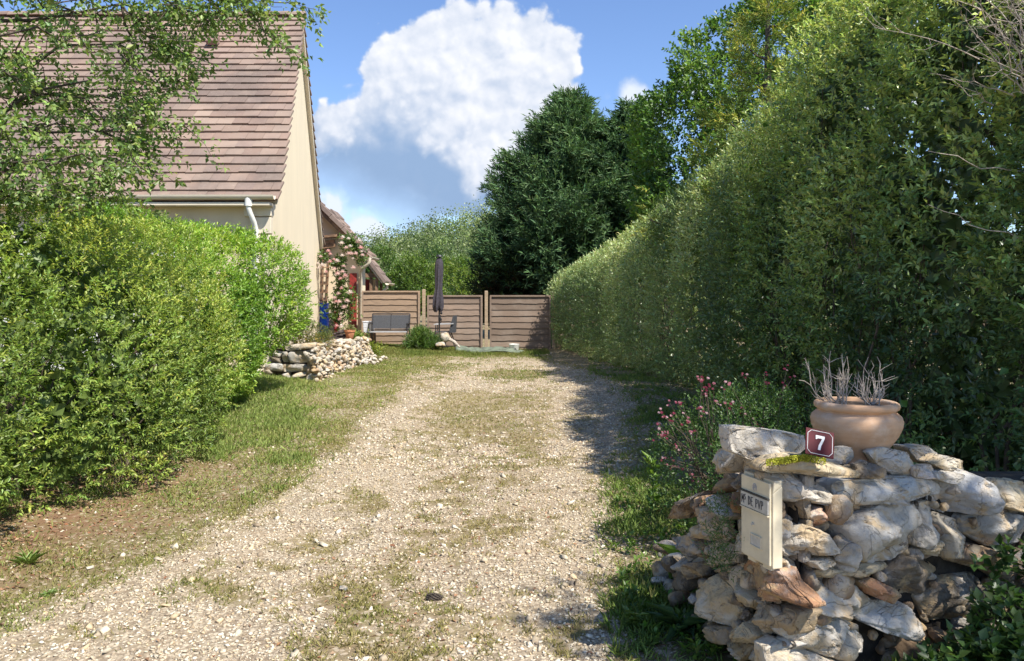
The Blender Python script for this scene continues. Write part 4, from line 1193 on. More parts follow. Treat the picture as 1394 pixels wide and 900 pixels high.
for i, (px, top, Y, wd, lab, pal) in enumerate([
    (520, 352, 38, 34, 'rounded green tree between the extension and the parasol', 0), (560, 362, 36, 30, 'low yellow-green tree just left of the closed parasol', 1),
    (628, 360, 40, 36, 'pale green bushy tree just right of the closed parasol', 1), (655, 345, 44, 30, 'darker small tree at the foot of the conifers', 0), (590, 350, 48, 34, 'green tree right behind the closed parasol', 0)]):
    c = W(px, top, Y); r = wd/FPX*Y; zt = c.z; zb = .4; cz = (zt+zb)/2+.3; rz = (zt-zb)/2
    pls = [[(.04, .09, .02), (.07, .13, .026), (.11, .18, .035)], [(.08, .14, .028), (.13, .20, .035), (.20, .27, .045)]][pal]
    tree('young_tree', lab, (c.x, Y, .25), .08, (c.x, Y, cz), [(c.x, Y, cz, r, r, rz), (c.x-r*.5, Y, cz-rz*.3, r*.8, r*.8, rz*.6), (c.x+r*.6, Y-.3, cz-rz*.25, r*.7, r*.8, rz*.6)],
         1700, 180+i, 8, .26, .12, .07, pls, rough=.4, nscale=1.2, depth=.5, p=2.0, limbs=5, group=GW)
#PART4
# ================================================================== NEAR DRY STONE WALL
ico = bmesh.new(); bmesh.ops.create_icosphere(ico, subdivisions=5, radius=1.0)
ICO_V = np.array([v.co[:] for v in ico.verts]); ICO_F = np.array([[v.index for v in f.verts] for f in ico.faces]); ico.free()
ico = bmesh.new(); bmesh.ops.create_icosphere(ico, subdivisions=3, radius=1.0)
ICO3_V = np.array([v.co[:] for v in ico.verts]); ICO3_F = np.array([[v.index for v in f.verts] for f in ico.faces]); ico.free()
CAMV = Vector((0, 0, EYE))


def on_plane(px, py, p0, n):
    d = Vector(((px-CX)/FPX, 1, -(py-HY)/FPX)); t = (p0-CAMV).dot(n)/d.dot(n); return CAMV+d*t


LIME, PALE, CREAM, GREY, RUST, BROWN, DARK = (.48, .41, .31), (.57, .51, .42), (.53, .43, .28), (.36, .33, .285), (.42, .21, .11), (.28, .19, .115), (.20, .16, .115)


def shape_stone(Vv, seed, cuts=10, rough=.06, flat=False):
    """knock flat facets off a unit body, then roughen it"""
    rng = np.random.default_rng(seed); v = Vv.copy()
    if flat:      # faces broken in a few planes, the outline left as it is
        for side in (1, -1):
            d = v[:, 1]*side
            for k in range(4):
                h = rng.uniform(.62, .86); gx_, gz_ = rng.normal(0, .42, 2); lim = np.maximum(h+gx_*v[:, 0]+gz_*v[:, 2], .12); d = np.where(d > lim, lim+(d-lim)*.10, d)
            v[:, 1] = np.where(v[:, 1]*side > 0, d*side, v[:, 1])
        q = Vv+seed*3.17
        bump_ = (fbm(q, 2.2, 2, seed)-.5)*.16+(fbm(q, 5.5, 3, seed+5)-.5)*.13+(fbm(q, 16, 2, seed+6)-.5)*.045
        step = np.abs(fbm(q, 2.4, 2, seed+11)-.5); bump_ = bump_-.09*np.exp(-(step/.02)**2)
        v = v*(1+bump_*.28)[:, None]; v[:, 1] += bump_*.9*np.sign(v[:, 1])
        return v
    for k in range(cuts):
        n = nrm(rng.normal(0, 1, 3)); h = rng.uniform(.58, .90) if not flat else rng.uniform(.86, 1.08); d = v@n
        v = v-np.where(d > h, (d-h)*.92, 0)[:, None]*n
    q = Vv+seed*3.17
    v = v*(1+(fbm(q, 1.8, 2, seed)-.5)[:, None]*.22+(fbm(q, 5, 3, seed+5)-.5)[:, None]*rough*2.2+(fbm(q, 17, 2, seed+6)-.5)[:, None]*rough*.75)
    ridge = np.abs(fbm(q, 2.6, 2, seed+11)-.5)
    v = v*(1-.14*np.exp(-(ridge/.022)**2))[:, None]
    return v


def stone_poly(name, poly, p0, n, tang, dep, col, seed, parent, proud=.04, scale=1.05, label=None, m_=None, V0=None, F0=None):
    V0 = ICO_V if V0 is None else V0; F0 = ICO_F if F0 is None else F0
    pts = [on_plane(a, b, p0, n) for a, b in poly]
    a2 = np.array([[(p-p0).dot(tang), p.z] for p in pts]); c = (a2.max(0)+a2.min(0))/2*.5+a2.mean(0)*.5
    q = a2-c; m = len(q)
    th = np.arctan2(V0[:, 2], V0[:, 0]); ct, st = np.cos(th), np.sin(th); Rr = np.full(len(th), 1e9)
    for k in range(m):
        A = q[k]; B = q[(k+1) % m]; e = B-A; den = ct*e[1]-st*e[0]; den = np.where(abs(den) < 1e-9, 1e-9, den)
        t = (A[0]*e[1]-A[1]*e[0])/den; s = (A[0]*st-A[1]*ct)/np.where(abs(den) < 1e-9, 1e-9, den)
        ok = (t > 0) & (s >= -1e-3) & (s <= 1.001); Rr = np.where(ok & (t < Rr), t, Rr)
    bad = Rr > 1e8; Rr[bad] = np.median(Rr[~bad]) if (~bad).any() else .1
    rho = np.sqrt(V0[:, 0]**2+V0[:, 2]**2); pw = 4.0
    s = (rho**pw+np.abs(V0[:, 1])**pw)**(-1/pw)      # squarish section
    u = np.stack([ct*rho*s, V0[:, 1]*s, st*rho*s], 1)      # body of unit size
    v = shape_stone(u, seed, flat=True); v[:, 1] = np.where(v[:, 1] > 0, v[:, 1]*1.15, v[:, 1])
    x = v[:, 0]*Rr*scale; z = v[:, 2]*Rr*scale; d = v[:, 1]*dep
    T = np.array(tang); Nn = np.array(n); C = np.array(p0)+T*c[0]; C[2] = c[1]
    C = C-Nn*(dep-proud)
    P = C+x[:, None]*T+d[:, None]*Nn; P[:, 2] += z
    org = C; F = F0
    me = np_mesh(name, P-org, F.ravel(), np.arange(len(F))*3, np.full(len(F), 3), np.tile(np.array(col, float), (len(P), 1)))
    o = link(name, me, parent, m_ or M['rock'], True); o.location = Vector(org)-(Vector(parent.location) if parent else Vector((0, 0, 0)))
    if label: o['label'] = label
    return o


C0 = Vector((1.035, 2.95, 0))
TF = Vector((.92, .385, 0)).normalized(); NF = Vector((TF.y, -TF.x, 0))       # front face, outward towards the camera
TL = Vector((-.30, .955, 0)).normalized(); NL = Vector((-TL.y, TL.x, 0)); NL = NL if NL.x < 0 else -NL   # left leg
wall = empty('dry_stone_wall', (1.5, 3.3, 0), 'rough pale dry stone wall by the drive, carrying the pot and the house number', 'stone wall')
cv = lambda pts: [(880+u/2.648, 560+v/2.648) for u, v in pts]
FRONT = [
 ('slab', [(690, 262), (860, 245), (1050, 240), (1095, 270), (1085, 300), (900, 335), (700, 355), (688, 320)], (.50, .47, .41), .14, .075, 'long flat pale slab'),
 ('s', [(460, 235), (560, 225), (620, 245), (690, 320), (688, 345), (600, 335), (545, 340), (490, 345), (465, 290)], LIME, .14, .04, None),
 ('s', [(590, 380), (630, 348), (720, 360), (722, 392), (640, 430), (610, 410)], RUST, .10, .03, None),
 ('s', [(700, 420), (760, 375), (880, 335), (980, 335), (1000, 385), (975, 440), (980, 500), (915, 550), (840, 560), (750, 540), (715, 470)], PALE, .16, .085, 'large folded white boulder'),
 ('s', [(478, 362), (530, 358), (575, 405), (520, 470), (510, 540), (480, 545)], GREY, .12, .02, None),
 ('s', [(580, 410), (640, 430), (690, 505), (600, 525), (530, 540), (505, 500), (530, 450)], PALE, .12, .05, None),
 ('s', [(585, 540), (720, 510), (725, 525), (650, 570), (600, 565)], LIME, .10, .045, None),
 ('s', [(605, 572), (800, 560), (915, 555), (880, 590), (740, 605), (620, 610)], CREAM, .12, .06, None),
 ('s', [(470, 545), (590, 545), (600, 600), (570, 680), (520, 660), (485, 600)], LIME, .12, .02, None),
 ('s', [(570, 620), (650, 610), (740, 610), (800, 650), (870, 710), (840, 765), (700, 745), (570, 720)], PALE, .15, .07, None),
 ('s', [(790, 625), (830, 607), (900, 640), (915, 665), (890, 697), (820, 670)], RUST, .10, .05, 'small rust-red stone'),
 ('s', [(780, 765), (870, 700), (960, 705), (990, 780), (960, 830), (860, 800)], PALE, .14, .05, None),
 ('s', [(490, 810), (515, 735), (620, 745), (740, 760), (820, 830), (815, 890), (700, 895), (560, 860)], PALE, .16, .08, None),
 ('s', [(975, 490), (990, 430), (1005, 330), (1050, 330), (1050, 440), (1010, 500)], PALE, .10, .05, None),
 ('s', [(1000, 500), (1055, 460), (1055, 525), (1005, 525)], CREAM, .10, .04, None),
 ('s', [(1060, 400), (1100, 378), (1160, 400), (1170, 460), (1130, 530), (1065, 530)], LIME, .14, .05, None),
 ('s', [(1075, 340), (1090, 250), (1160, 205), (1240, 250), (1272, 320), (1240, 370), (1130, 383), (1080, 370)], (.40, .385, .36), .17, .05, None),
 ('s', [(1170, 390), (1280, 360), (1380, 380), (1420, 430), (1400, 490), (1280, 505), (1180, 450)], GREY, .15, .05, None),
 ('s', [(1270, 290), (1320, 255), (1420, 265), (1430, 370), (1320, 360), (1285, 330)], CREAM, .15, .05, None),
 ('s', [(890, 600), (960, 530), (1050, 530), (1115, 590), (1030, 680), (920, 690), (890, 660)], DARK, .15, .03, None),
 ('s', [(1120, 530), (1180, 485), (1260, 500), (1300, 540), (1220, 575), (1140, 560)], BROWN, .14, .04, None),
 ('s', [(1250, 560), (1361, 500), (1440, 520), (1440, 620), (1300, 620)], BROWN, .14, .03, None),
 ('s', [(440, 860), (500, 840), (640, 880), (740, 905), (700, 980), (450, 980)], LIME, .15, .08, None),
 ('s', [(1020, 690), (1090, 620), (1240, 600), (1300, 680), (1200, 780), (1060, 780)], DARK, .14, .0, None),
 ('s', [(1300, 640), (1440, 630), (1460, 780), (1330, 780)], GREY, .14, .0, None),
 ('s', [(830, 900), (960, 850), (1100, 800), (1180, 880), (1000, 980), (840, 980)], BROWN, .15, .0, None),
 ('s', [(1180, 800), (1300, 790), (1450, 800), (1450, 940), (1150, 950)], DARK, .14, .0, None),
 ('s', [(1440, 260), (1540, 250), (1560, 370), (1450, 380)], LIME, .14, .03, None),
 ('s', [(1430, 390), (1560, 380), (1600, 560), (1450, 560)], GREY, .14, .03, None),
 ('s', [(1450, 570), (1600, 570), (1620, 800), (1470, 800)], BROWN, .14, .0, None),
 ('s', [(700, 360), (735, 372), (730, 420), (705, 410)], DARK, .08, -.02, None),
 ('s', [(920, 560), (985, 545), (1010, 530), (955, 530), (925, 540)], DARK, .08, -.03, None),
]
for i, (k, pl, c, dep, pr, lb) in enumerate(FRONT):
    stone_poly('stone', cv(pl), C0, NF, TF, dep, shade(c, [1.0, .86, 1.12, .94][i % 4]), 200+i, wall, pr, .985, lb, V0=None if i < 26 else ICO3_V, F0=None if i < 26 else ICO3_F)
LEFT = [
 ([(218, 185), (245, 135), (320, 100), (330, 150), (300, 215), (250, 228)], PALE, .12, .04, None),
 ([(268, 85), (320, 62), (338, 80), (310, 100), (275, 108)], GREY, .08, .02, None),
 ([(312, 190), (340, 140), (362, 190), (355, 290), (345, 385), (322, 385), (305, 300)], DARK, .10, .03, None),
 ([(270, 262), (305, 210), (312, 290), (280, 305)], BROWN, .10, .0, None),
 ([(278, 340), (300, 290), (322, 340), (312, 372), (280, 372)], RUST, .10, .02, None),
 ([(205, 310), (225, 300), (290, 380), (260, 398), (230, 372)], PALE, .10, .03, None),
 ([(170, 345), (210, 345), (265, 400), (282, 462), (250, 458), (190, 402)], (.44, .30, .17), .10, .05, 'tilted ochre stone'),
 ([(188, 290), (230, 225), (280, 262), (215, 302)], BROWN, .10, .0, None),
 ([(65, 390), (110, 310), (180, 288), (130, 332), (95, 392)], BROWN, .12, .02, None),
 ([(130, 400), (150, 310), (205, 300), (200, 340), (168, 350), (172, 400), (138, 420)], (.34, .20, .12), .12, .02, None),
 ([(130, 425), (170, 400), (200, 402), (232, 442), (190, 472), (140, 458)], LIME, .12, .02, None),
 ([(82, 455), (135, 445), (162, 500), (110, 548), (82, 520)], GREY, .12, .03, None),
 ([(88, 562), (150, 545), (162, 600), (110, 612)], DARK, .12, .03, None),
 ([(168, 480), (230, 455), (282, 490), (292, 552), (180, 565)], LIME, .12, .02, None),
 ([(298, 460), (330, 385), (347, 470), (337, 520), (305, 512)], CREAM, .10, .02, None),
 ([(312, 560), (345, 518), (470, 570), (500, 640), (562, 700), (560, 724), (470, 692), (400, 680), (330, 622)], (.42, .225, .12), .13, .06, 'broad rust-brown stone'),
 ([(183, 640), (215, 590), (270, 640), (312, 722), (280, 782), (200, 732)], CREAM, .13, .05, None),
 ([(270, 640), (310, 602), (388, 682), (370, 712), (320, 712)], CREAM, .12, .03, None),
 ([(350, 740), (390, 680), (512, 732), (492, 812), (440, 818), (360, 778)], (.36, .27, .17), .14, .06, None),
 ([(163, 790), (190, 758), (292, 782), (302, 842), (210, 832)], (.37, .28, .18), .12, .06, None),
 ([(315, 790), (345, 758), (392, 812), (370, 842), (320, 832)], CREAM, .10, .04, None),
 ([(283, 862), (315, 800), (367, 852), (342, 902), (290, 900)], (.38, .28, .15), .11, .04, None),
 ([(360, 862), (390, 803), (462, 820), (492, 852), (422, 912), (370, 902)], GREY, .12, .03, None),
 ([(362, 165), (400, 155), (455, 175), (425, 215), (360, 222)], LIME, .10, .03, None),
 ([(200, 570), (290, 560), (315, 600), (265, 630), (215, 585)], DARK, .10, .0, None),
 ([(150, 620), (185, 600), (190, 720), (165, 740)], DARK, .10, -.02, None),
 ([(345, 230), (470, 240), (470, 400), (350, 380)], DARK, .06, -.09, None),
 ([(345, 390), (470, 400), (470, 560), (350, 520)], DARK, .06, -.09, None),
]
for i, (pl, c, dep, pr, lb) in enumerate(LEFT):
    stone_poly('stone', cv(pl), C0, NL, TL, dep, shade(c, [1.0, .84, 1.1, .92][i % 4]), 300+i, wall, pr, .99, lb)
# second skin and fill behind the facing stones, seen through the gaps and from the side
rng = np.random.default_rng(77)
mbv, mbf, mbc = [], [], []
nv = 0


def add_rub(c, r, col, seed):
    global nv
    v = shape_stone(ICO3_V, seed, 12, .09)*np.array(r); a = rng.uniform(0, 6.28); ca, sa = math.cos(a), math.sin(a)
    v = np.stack([v[:, 0]*ca-v[:, 1]*sa, v[:, 0]*sa+v[:, 1]*ca, v[:, 2]], 1)+np.array(c)
    mbv.append(v); mbf.append(ICO3_F+nv); mbc.append(np.tile(np.array(col)*rng.uniform(.8, 1.15), (len(v), 1))); nv += len(v)


def flush_rub(name, parent, m_, kind='stuff'):
    global mbv, mbf, mbc, nv
    F = np.concatenate(mbf); me = np_mesh(name, np.concatenate(mbv), F.ravel(), np.arange(len(F))*3, np.full(len(F), 3), np.concatenate(mbc))
    o = link(name, me, parent, m_, True)
    if parent: o.matrix_parent_inverse = Matrix.Translation(-Vector(parent.location))
    if kind: o['kind'] = kind
    mbv, mbf, mbc, nv = [], [], [], 0
    return o


sd = 900
for k in range(150):
    t = rng.uniform(.08, 1.9); dpt = rng.uniform(.21, .42); z = rng.uniform(0, .86-.10*t)
    p = C0+TF*t-NF*dpt; add_rub((p.x, p.y, z), rng.uniform(.05, .10, 3), (LIME, GREY, CREAM, DARK)[k % 4], sd); sd += 1
for k in range(70):
    t = rng.uniform(-.02, .82); dpt = rng.uniform(.13, .36); z = rng.uniform(0, .84-.25*t)
    p = C0+TL*t-NL*dpt; add_rub((p.x, p.y, z), rng.uniform(.045, .09, 3), (LIME, GREY, BROWN, DARK)[k % 4], sd); sd += 1
for k in range(34):       # tumbled foot of the left leg
    x, y = rng.uniform(.80, 1.10), rng.uniform(3.75, 4.25); add_rub((x, y, float(Hb(x, y)[0])+rng.uniform(0, .34)*(1.1-(y-3.75))), rng.uniform(.04, .10, 3)*np.array([1, 1, .7]), (LIME, BROWN, GREY, DARK)[k % 4], sd); sd += 1
for k in range(150):  # wedge stones in the gaps, crevice shade put into their dark colour
    t = rng.uniform(.0, 1.9); dpt = rng.uniform(.03, .10); z = rng.uniform(0, .88-.10*t)
    p = C0+TF*t-NF*dpt; r = rng.uniform(.015, .04); add_rub((p.x, p.y, z), (r*1.5, r, r), (BROWN, DARK, (.30, .25, .18), BROWN)[k % 4], sd); sd += 1
for k in range(70):
    t = rng.uniform(.0, .8); dpt = rng.uniform(.02, .09); z = rng.uniform(0, .82-.25*t)
    p = C0+TL*t-NL*dpt; r = rng.uniform(.012, .032); add_rub((p.x, p.y, z), (r, r*1.4, r), (LIME, GREY, BROWN, DARK)[k % 4], sd); sd += 1
flush_rub('rubble_fill', wall, M['rock'])
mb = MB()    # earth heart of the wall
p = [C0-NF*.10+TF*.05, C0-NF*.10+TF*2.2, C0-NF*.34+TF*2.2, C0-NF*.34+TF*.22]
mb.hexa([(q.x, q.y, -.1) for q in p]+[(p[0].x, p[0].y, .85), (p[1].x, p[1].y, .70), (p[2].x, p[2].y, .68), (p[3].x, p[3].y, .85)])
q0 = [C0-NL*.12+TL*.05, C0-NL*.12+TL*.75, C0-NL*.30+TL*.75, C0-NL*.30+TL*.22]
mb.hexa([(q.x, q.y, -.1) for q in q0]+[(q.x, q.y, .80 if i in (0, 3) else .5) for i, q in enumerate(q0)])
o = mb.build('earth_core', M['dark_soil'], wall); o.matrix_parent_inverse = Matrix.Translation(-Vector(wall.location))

# stones lying loose on top
LG = 'loose stones lying on the near dry stone wall'


def top_stone(lab, poly, Yoff, dep, col, seed, cat='stone'):
    p0 = C0-NF*Yoff
    return tag(stone_poly('capstone', cv(poly), p0, NF, TF, dep, col, seed, None, dep*.55, 1.0), lab, cat, LG)


top_stone('flat capstone with yellow-green moss under the number plate', [(428, 200), (500, 158), (560, 155), (660, 180), (760, 215), (755, 235), (600, 232), (500, 228), (430, 228)], -.015, .10, CREAM, 401)
top_stone('big cream boulder at the left end of the wall top', [(318, 60), (400, 62), (562, 84), (566, 130), (500, 180), (400, 182), (322, 150)], .08, .13, PALE, 412)
top_stone('rough dark pitted stone at the foot of the pot', [(762, 195), (800, 180), (850, 202), (845, 240), (775, 245)], .01, .06, DARK, 403)
top_stone('grey angular block between the number plate and the pot', [(655, 135), (740, 130), (747, 165), (720, 192), (655, 185)], .12, .05, GREY, 404)
top_stone('ochre-stained white stone just right of the pot', [(815, 150), (870, 132), (955, 150), (975, 190), (960, 238), (900, 232), (850, 200)], .06, .09, PALE, 405)
top_stone('smooth grey stone standing behind the ochre-stained one', [(950, 130), (1030, 128), (1070, 160), (1065, 195), (975, 185)], .22, .09, GREY, 406)
top_stone('domed tan stone near the right end of the long slab', [(1030, 190), (1080, 160), (1150, 180), (1162, 218), (1110, 230)], .08, .08, CREAM, 407)
top_stone('small pinkish white stone resting on the long slab', [(972, 200), (1040, 195), (1055, 245), (975, 242)], .02, .05, (.60, .52, .45), 408)
top_stone('thin white flake lying on the right end of the long slab', [(1050, 220), (1150, 228), (1140, 248), (1090, 262), (1050, 245)], .0, .07, PALE, 409)
# moss on the flat capstone
rng = np.random.default_rng(88)
k = 2600; a = rng.uniform(0, 1, k); P = np.zeros((k, 3))
uu = 535+90*rng.normal(0, .55, k).clip(-1.1, 1.2); vv = 158+22*rng.uniform(0, 1, k)+np.abs(uu-560)*.13
for i in range(k):
    q = on_plane(880+uu[i]/2.648, 560+vv[i]/2.648, C0-NF*(-.06+.05*a[i]), NF); P[i] = q
cm = np.array([(.42, .42, .05)])*rng.uniform(.5, 1.3, (k, 1))
moss = leaf_obj('moss', [leaf_arrays(P, rng.normal(0, 1, (k, 3))+np.array([0, 0, .5]), rng.normal(0, 1, (k, 3)), .007, .005, cm)], M['moss'])
cap0 = [o for o in bpy.data.objects if o.name.startswith('capstone')][0]
moss.parent = cap0; moss.matrix_parent_inverse = Matrix.Translation(-Vector(cap0.location))

# ------------------------------------------------------------------ letter box in the left leg
ML = [on_plane(1012, 641, C0+NL*.028, NL), on_plane(1051, 655, C0+NL*.028, NL), on_plane(1010, 757, C0+NL*.028, NL), on_plane(1053, 772, C0+NL*.028, NL)]
cen = (ML[0]+ML[1]+ML[2]+ML[3])/4
wM = ((ML[1]-ML[0]).length+(ML[3]-ML[2]).length)/2; hM = ((ML[0]-ML[2]).length+(ML[1]-ML[3]).length)/2
mail = empty('letter_box', (0, 0, 0), 'cream metal letter box set into the left face of the stone wall', 'letter box')
xa = -TL          # towards the right in the picture
mail.matrix_world = Matrix.Translation(cen) @ Matrix((Vector(xa), -NL, Vector((0, 0, 1)))).transposed().to_4x4()
# local: x right, -y out of the wall, z up
w2, h2 = wM/2, hM/2
mb = MB(); mb.hexa([(-w2, -.0, -h2), (w2, -.0, -h2), (w2, .045, -h2), (-w2, .045, -h2), (-w2, -.0, h2-.05), (w2, -.0, h2-.05), (w2, .045, h2-.02), (-w2, .045, h2-.02)])
mb.hexa([(-w2, -.0, h2-.05), (w2, -.0, h2-.05), (w2, .045, h2-.02), (-w2, .045, h2-.02), (-w2, .006, h2), (w2, .006, h2), (w2, .045, h2), (-w2, .045, h2)])
mb.build('body', M['mail'], mail, bevel=.004)
mb = MB(); mb.box((0, -.006, -.0), (wM-.012, .010, hM-.02)); door = mb.build('door', M['mail'], mail, bevel=.003)
mb = MB()
zf = h2-.105
mb.box((0, -.0135, zf), (wM*.90, .006, .058)); lab = mb.build('name_plate', M['mail_label'], mail, bevel=.002)
mb = MB(); mb.box((0, -.0145, zf+.033), (wM*.94, .010, .006)); mb.build('slot', M['mail_dark'], mail)
mb = MB(); mb.box((0, -.0145, zf-.033), (wM*.92, .008, .004)); mb.build('trim', M['mail'], mail)
# handwriting
ST = {'M': [[(0, 0), (.08, 1), (.5, .35), (.9, 1), (1, 0)]], '5': [[(.9, 1), (.25, 1), (.15, .55), (.7, .6), (.85, .25), (.5, 0), (.1, .08)]], 'D': [[(.1, 0), (.12, 1), (.6, .92), (.95, .55), (.75, .1), (.1, 0)]],
      'E': [[(.9, 1), (.15, 1), (.12, 0), (.9, .02)], [(.12, .52), (.75, .55)]], 'P': [[(.15, 0), (.15, 1), (.8, .95), (.85, .55), (.15, .45)]], 'V': [[(0, 1), (.45, 0), (.95, 1)]]}
mb = MB(); xcur = -wM*.40; cw = wM*.080
for ch in 'M5 DE PVP':
    if ch == ' ': xcur += cw*.8; continue
    sz = .62 if ch == '5' else 1
    for stk in ST[ch]:
        mb.tube([(xcur+px*cw*.85*sz, -.0175, zf-.016+pz*.034*sz+(.014 if ch == '5' else 0)) for px, pz in stk], .0016, 5)
    xcur += cw*(1.12 if ch != '5' else .85)
mb.build('handwriting', M['ink'], lab)
# post-horn emblem above, peep window below, hinge feet
mb = MB(); ec = (0, -.0125, h2-.045)
mb.tube([(ec[0]+.011*math.cos(t*.5), ec[1], ec[2]+.014*math.sin(t*.5)) for t in range(-2, 10)], .0020, 6)
mb.tube([(ec[0]+.004*math.cos(t*.6), ec[1], ec[2]+.002+.005*math.sin(t*.6)) for t in range(0, 11)], .0018, 6)
mb.tube([(ec[0]-.008, ec[1], ec[2]-.024), (ec[0], ec[1], ec[2]-.027), (ec[0]+.009, ec[1], ec[2]-.023)], .0014, 6)
mb.build('emblem', M['grey_plastic'], mail)
mb = MB(); zc = -h2+.085; a, b = .036, .022
for (c, s) in (((0.01, -.014, zc+b), (2*a, .008, .005)), ((0.01, -.014, zc-b), (2*a, .008, .005)), ((0.01-a, -.014, zc), (.005, .008, 2*b)), ((0.01+a, -.014, zc), (.005, .008, 2*b))): mb.box(c, s)
mb.build('window_frame', M['mail'], mail, bevel=.001)
mb = MB(); mb.box((.01, -.0125, zc), (2*a-.006, .004, 2*b-.006)); mb.build('window', M['mail_label'], mail)
mb = MB(); mb.tube([(-.012, -.018, .02-h2*.25), (-.012, -.010, .02-h2*.25)], .006, 12); mb.build('lock', M['mail_label'], mail)
for q in (-.45, .55):
    mb = MB(); mb.box((w2*q, .02, -h2-.006), (.05, .03, .012)); mb.build('foot', M['mail'], mail)

# ------------------------------------------------------------------ terracotta pot
pot = empty('flower_pot', (1.545, 3.43, .880), 'wide round pale terracotta pot on the near wall with dead grey stems', 'pot')
prof_p = [(.105, 0), (.118, .004), (.122, .018), (.116, .030), (.128, .055), (.158, .095), (.184, .135), (.201, .178), (.205, .205), (.198, .228), (.182, .243), (.170, .250), (.168, .254),
          (.176, .258), (.186, .266), (.190, .277), (.188, .290), (.178, .297), (.165, .298), (.156, .290), (.152, .270), (.165, .235), (.17, .20)]
mb = MB(); mb.lathe([(r, z*.97) for r, z in prof_p], n=72); po = mb.build('body', M['pot'], pot, smooth=True); po.modifiers.clear(); pot.scale = (.94, .94, .93)
mb = MB(); mb.lathe([(.10, .20), (.165, .262), (.12, .272), (.04, .276)], n=30, lump=.05); mb.build('soil', M['soil'], pot)
rng = np.random.default_rng(19); mb = MB()
for cx_, n_, hh, fan in ((-.085, 15, .25, .80), (.072, 10, .235, .48)):
    for k in range(n_):
        a = np.array([cx_+rng.normal(0, .018), rng.normal(0, .03), .262]); u = (k/(n_-1)-.5)*2
        if cx_ < 0: u = u*.75-.28
        b = a+np.array([u*.115*fan+rng.normal(0, .012), rng.normal(0, .035), hh*rng.uniform(.55, 1.12)*(1-.22*abs(u))])
        m = (a+b)/2+np.array([u*.045, 0, -.012])
        pts = [a, a*.55+m*.45+np.array([u*.012, 0, 0]), m, m*.4+b*.6+rng.normal(0, .006, 3), b]
        mb.tube(pts, [.0030, .0027, .0023, .0018, .0010], 6)
        for j in range(6):
            s = np.array(pts[rng.integers(1, 4)]); e = s+np.array([rng.normal(u*.02, .026), rng.normal(0, .02), rng.uniform(.015, .075)]); mb.tube([s, (s+e)/2+rng.normal(0, .006, 3), e], [.0018, .0014, .0008], 5)
mb.tube([(.10, 0, .285), (.13, -.01, .292), (.165, -.01, .284)], .0012, 5); mb.build('dead_stems', M['dead_twig'], pot)

# ------------------------------------------------------------------ number plate
pq = [W(1101, 584, 2.93), W(1140, 590, 2.93), W(1130, 625, 2.89), W(1092, 615, 2.89)]
pc = (pq[0]+pq[1]+pq[2]+pq[3])/4
xr_ = ((pq[1]-pq[0])+(pq[2]-pq[3])).normalized(); ur_ = ((pq[0]-pq[3])+(pq[1]-pq[2])); ur_ = (ur_-xr_*ur_.dot(xr_)).normalized(); nr_ = xr_.cross(ur_)
num = empty('house_number', (0, 0, 0), 'dark red enamel house number plate 7 leaning against the pot', 'number plate')
num.matrix_world = Matrix.Translation(pc+Vector((0, .0, 0))) @ Matrix((xr_, ur_, nr_)).transposed().to_4x4()
pw_ = ((pq[1]-pq[0]).length+(pq[2]-pq[3]).length)/4; ph_ = ((pq[0]-pq[3]).length+(pq[1]-pq[2]).length)/4
mb = MB(); mb.box((0, 0, 0), (2*pw_, 2*ph_, .004)); mb.build('plate', M['plate'], num, bevel=.0015)
mb = MB(); e = .007; cc = .013; z = .0032
out = [(-pw_+e+cc, -ph_+e), (pw_-e-cc, -ph_+e), (pw_-e, -ph_+e+cc), (pw_-e, ph_-e-cc), (pw_-e-cc, ph_-e), (-pw_+e+cc, ph_-e), (-pw_+e, ph_-e-cc), (-pw_+e, -ph_+e+cc)]
for k in range(8):
    a, b = out[k], out[(k+1) % 8]; mb.tube([(a[0], a[1], z), (b[0], b[1], z)], .0012, 6)
mb.build('border', M['enamel_white'], num)
s7 = [(-.42, .50), (.42, .50), (.42, .34), (.10, -.22), (.04, -.50), (-.20, -.50), (-.12, -.18), (.18, .30), (-.22, .30), (-.32, .22), (-.42, .22)]
sc7 = ph_*.98
mb = MB(); mb.prism(s7, lambda p: Vector((p[0]*sc7*.82, p[1]*sc7*1.1, .0048)), lambda p: Vector((p[0]*sc7*.82, p[1]*sc7*1.1, .0022))); mb.build('numeral', M['enamel_white'], num)

